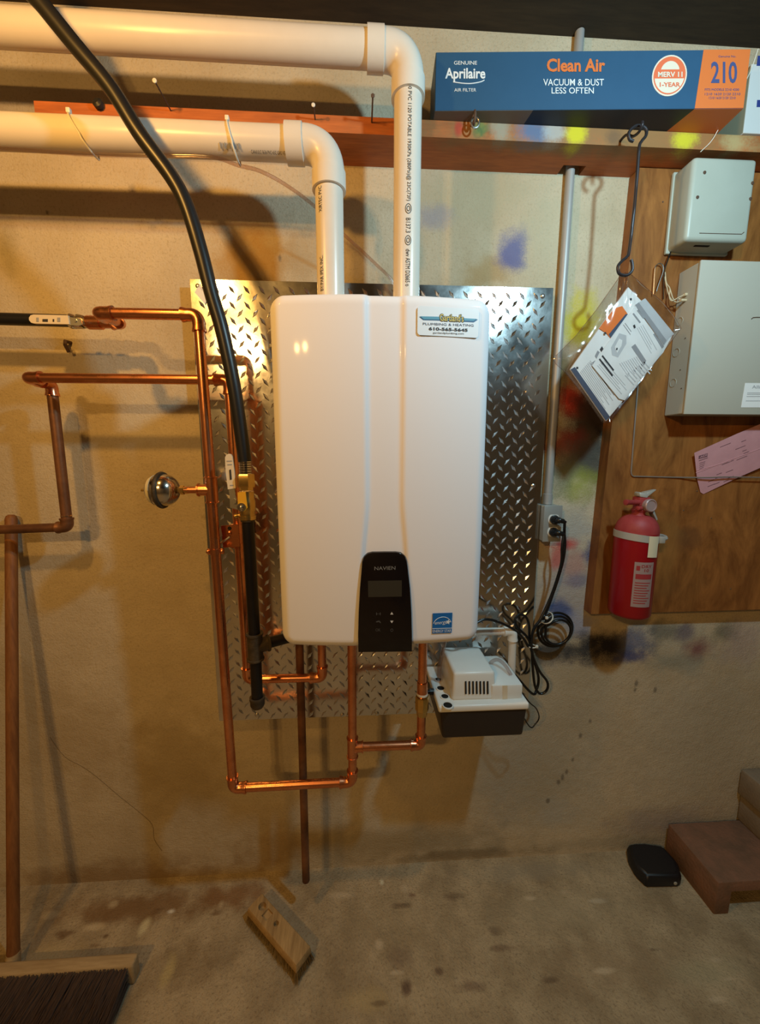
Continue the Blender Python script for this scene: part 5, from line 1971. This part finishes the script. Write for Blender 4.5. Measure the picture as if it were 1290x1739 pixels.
# scrub brush block
bz = .052
c4 = [atz(418, 1542, bz), atz(447, 1517, bz), atz(531, 1608, bz), atz(500, 1641, bz)]
ctr = sum(c4, V()) / 4
ax = ((c4[3] - c4[0]) + (c4[2] - c4[1])).normalized()
ay = V((-ax.y, ax.x, 0))
hl = ((c4[3] - c4[0]).length + (c4[2] - c4[1]).length) / 4
hw_ = ((c4[1] - c4[0]).length + (c4[2] - c4[3]).length) / 4
sb = thing('scrub_brush', 'bare wooden scrub brush block with holes and tan bristles on the floor', 'brush', (ctr.x, ctr.y, 0))
P3 = lambda a, b, z: V((ctr.x, ctr.y, z)) + ax * a + ay * b
bm = bmesh.new()
hexa(bm, [P3(-hl, -hw_, .030), P3(hl, -hw_, .030), P3(hl, hw_, .030), P3(-hl, hw_, .030)],
     [P3(-hl, -hw_ + .004, bz), P3(hl - .002, -hw_ + .004, bz), P3(hl - .002, hw_ - .003, bz), P3(-hl, hw_ - .003, bz)], .002, 2)
blk = fin('block', bm, 'brushwood', sb)
cut = bmesh.new()
lathe(cut, P3(-hl + .030, .004, bz - .016), (0, 0, 1), [(0, .011), (.03, .0115)], 16)
q4 = [P3(-hl + .048, -.012, bz - .007), P3(-hl + .070, -.012, bz - .007), P3(-hl + .070, .012, bz - .007), P3(-hl + .048, .012, bz - .007)]
hexa(cut, q4, [p + V((0, 0, .02)) for p in q4])
lathe(cut, P3(-hl + .098, .002, bz - .014), (0, 0, 1), [(0, .0072), (.03, .0075)], 14)
bool_cut(blk, cut)
bm = bmesh.new()
rb = random.Random(12)
for k in range(1500):
    a, b = rb.uniform(-hl + .004, hl - .004), rb.uniform(-hw_ + .003, hw_ - .003)
    if rb.random() < .6:
        if rb.random() < .6:
            b = rb.choice((-1, 1)) * rb.uniform(hw_ - .010, hw_ - .002)
        else:
            a = rb.choice((-1, 1)) * rb.uniform(hl - .010, hl - .002)
    da, db = a / hl * .010 + rb.uniform(-.004, .004), b / hw_ * .010 + rb.uniform(-.004, .004)
    w = .0009
    r0 = [bm.verts.new(P3(a + w * math.cos(t), b + w * math.sin(t), .0315)) for t in (0, 2.1, 4.2)]
    e = bm.verts.new(P3(a + da, b + db, .0))
    for i in range(3):
        bm.faces.new([r0[i], r0[(i + 1) % 3], e])
bb = fin('bristles', bm, 'tanbristle', sb, smooth=False)
bb['kind'] = 'stuff'

# black bait station
bt = thing('black_plastic_box', 'low rounded black plastic box on the floor beside the reddish block', 'plastic box', (1.0, -.07, 0))
base = [atz(*q, 0) for q in ((1063, 1449), (1066, 1468), (1078, 1490), (1096, 1508), (1152, 1507), (1156, 1500), (1150, 1480))] + [V((1.052, -.02, 0)), V((.985, -.006, 0)), V((.94, -.006, 0))]
cen = sum(base, V()) / len(base)
bm = bmesh.new()
r0 = [bm.verts.new(p) for p in base]
r1 = [bm.verts.new(V((p.x, p.y, .026))) for p in base]
r2 = [bm.verts.new(cen + (p - cen) * .86 + V((0, 0, .040))) for p in base]
n = len(base)
bm.faces.new(list(reversed(r0)))
bm.faces.new(r2)
for a_, b_ in ((r0, r1), (r1, r2)):
    for i in range(n):
        bm.faces.new([a_[i], a_[(i + 1) % n], b_[(i + 1) % n], b_[i]])
bmesh.ops.bevel(bm, geom=[e for e in bm.edges], offset=.004, segments=2, affect='EDGES')
fin('shell', bm, 'bait', bt, ang=50)
p = atz(1147, 1500, .015)
bm = bmesh.new()
lathe(bm, V((p.x - .002, base[4].y + .002, .016)), (0, -1, 0), [(0, .006), (.003, .0055), (.004, .003)], 12)
fin('lock_pin', bm, 'strap', bt)

# clay block with a hollow towards the room
ck_ = thing('hollow_block', 'reddish hollow block lying on the floor with its hollow facing out', 'block', (1.19, -.11, 0))
bm = bmesh.new()
X0_, X1_, Y0_, Y1_, Z1_ = 1.066, 1.46, -.200, -.012, .114
box(bm, (X0_, Y0_, 0), (X1_, Y1_, Z1_), .004, 2)
blk2 = fin('body', bm, 'brick', ck_)
cut = bmesh.new()
box(cut, (X0_ + .046, Y0_ - .05, -.05), (X1_ - .046, Y1_ - .03, Z1_ - .034))
bool_cut(blk2, cut)
# two grey blocks stacked on it
for (z0, z1, y0, dx, lab) in ((Z1_ + .0005, .215, -.15, .0, 'rough grey concrete block resting on the reddish block under another'), (.2155, .310, -.165, -.012, 'rough grey concrete block topmost on the stack above the reddish block')):
    o = thing('concrete_block', lab, 'block', (1.35, -.08, z0), 'stacked concrete blocks')
    bm = bmesh.new()
    box(bm, (1.322 + dx, y0, z0), (1.60 + dx, -.006, z1), .006, 2)
    rb = random.Random(int(z0 * 1000))
    fin('body', bm, 'block', o)

# rusty clip on the wall under the sleeved pipe
p = at(121, 590, 0)
wn = thing('wall_clip', 'small rusty clip in the wall below the sleeved pipe', 'clip', p)
bm = bmesh.new()
sweep(bm, [p + V((0, .004, .012)), p + V((0, -.02, .010)), p + V((.002, -.024, 0)), p + V((.004, -.016, -.016))], .0045, 8)
fin('prong', bm, 'rust', wn)
bm = bmesh.new()
lathe(bm, p + V((-.006, .002, -.004)), (0, -1, 0), [(0, .010), (.004, .010), (.005, .006)], 10)
fin('plate', bm, 'creamwire', wn)
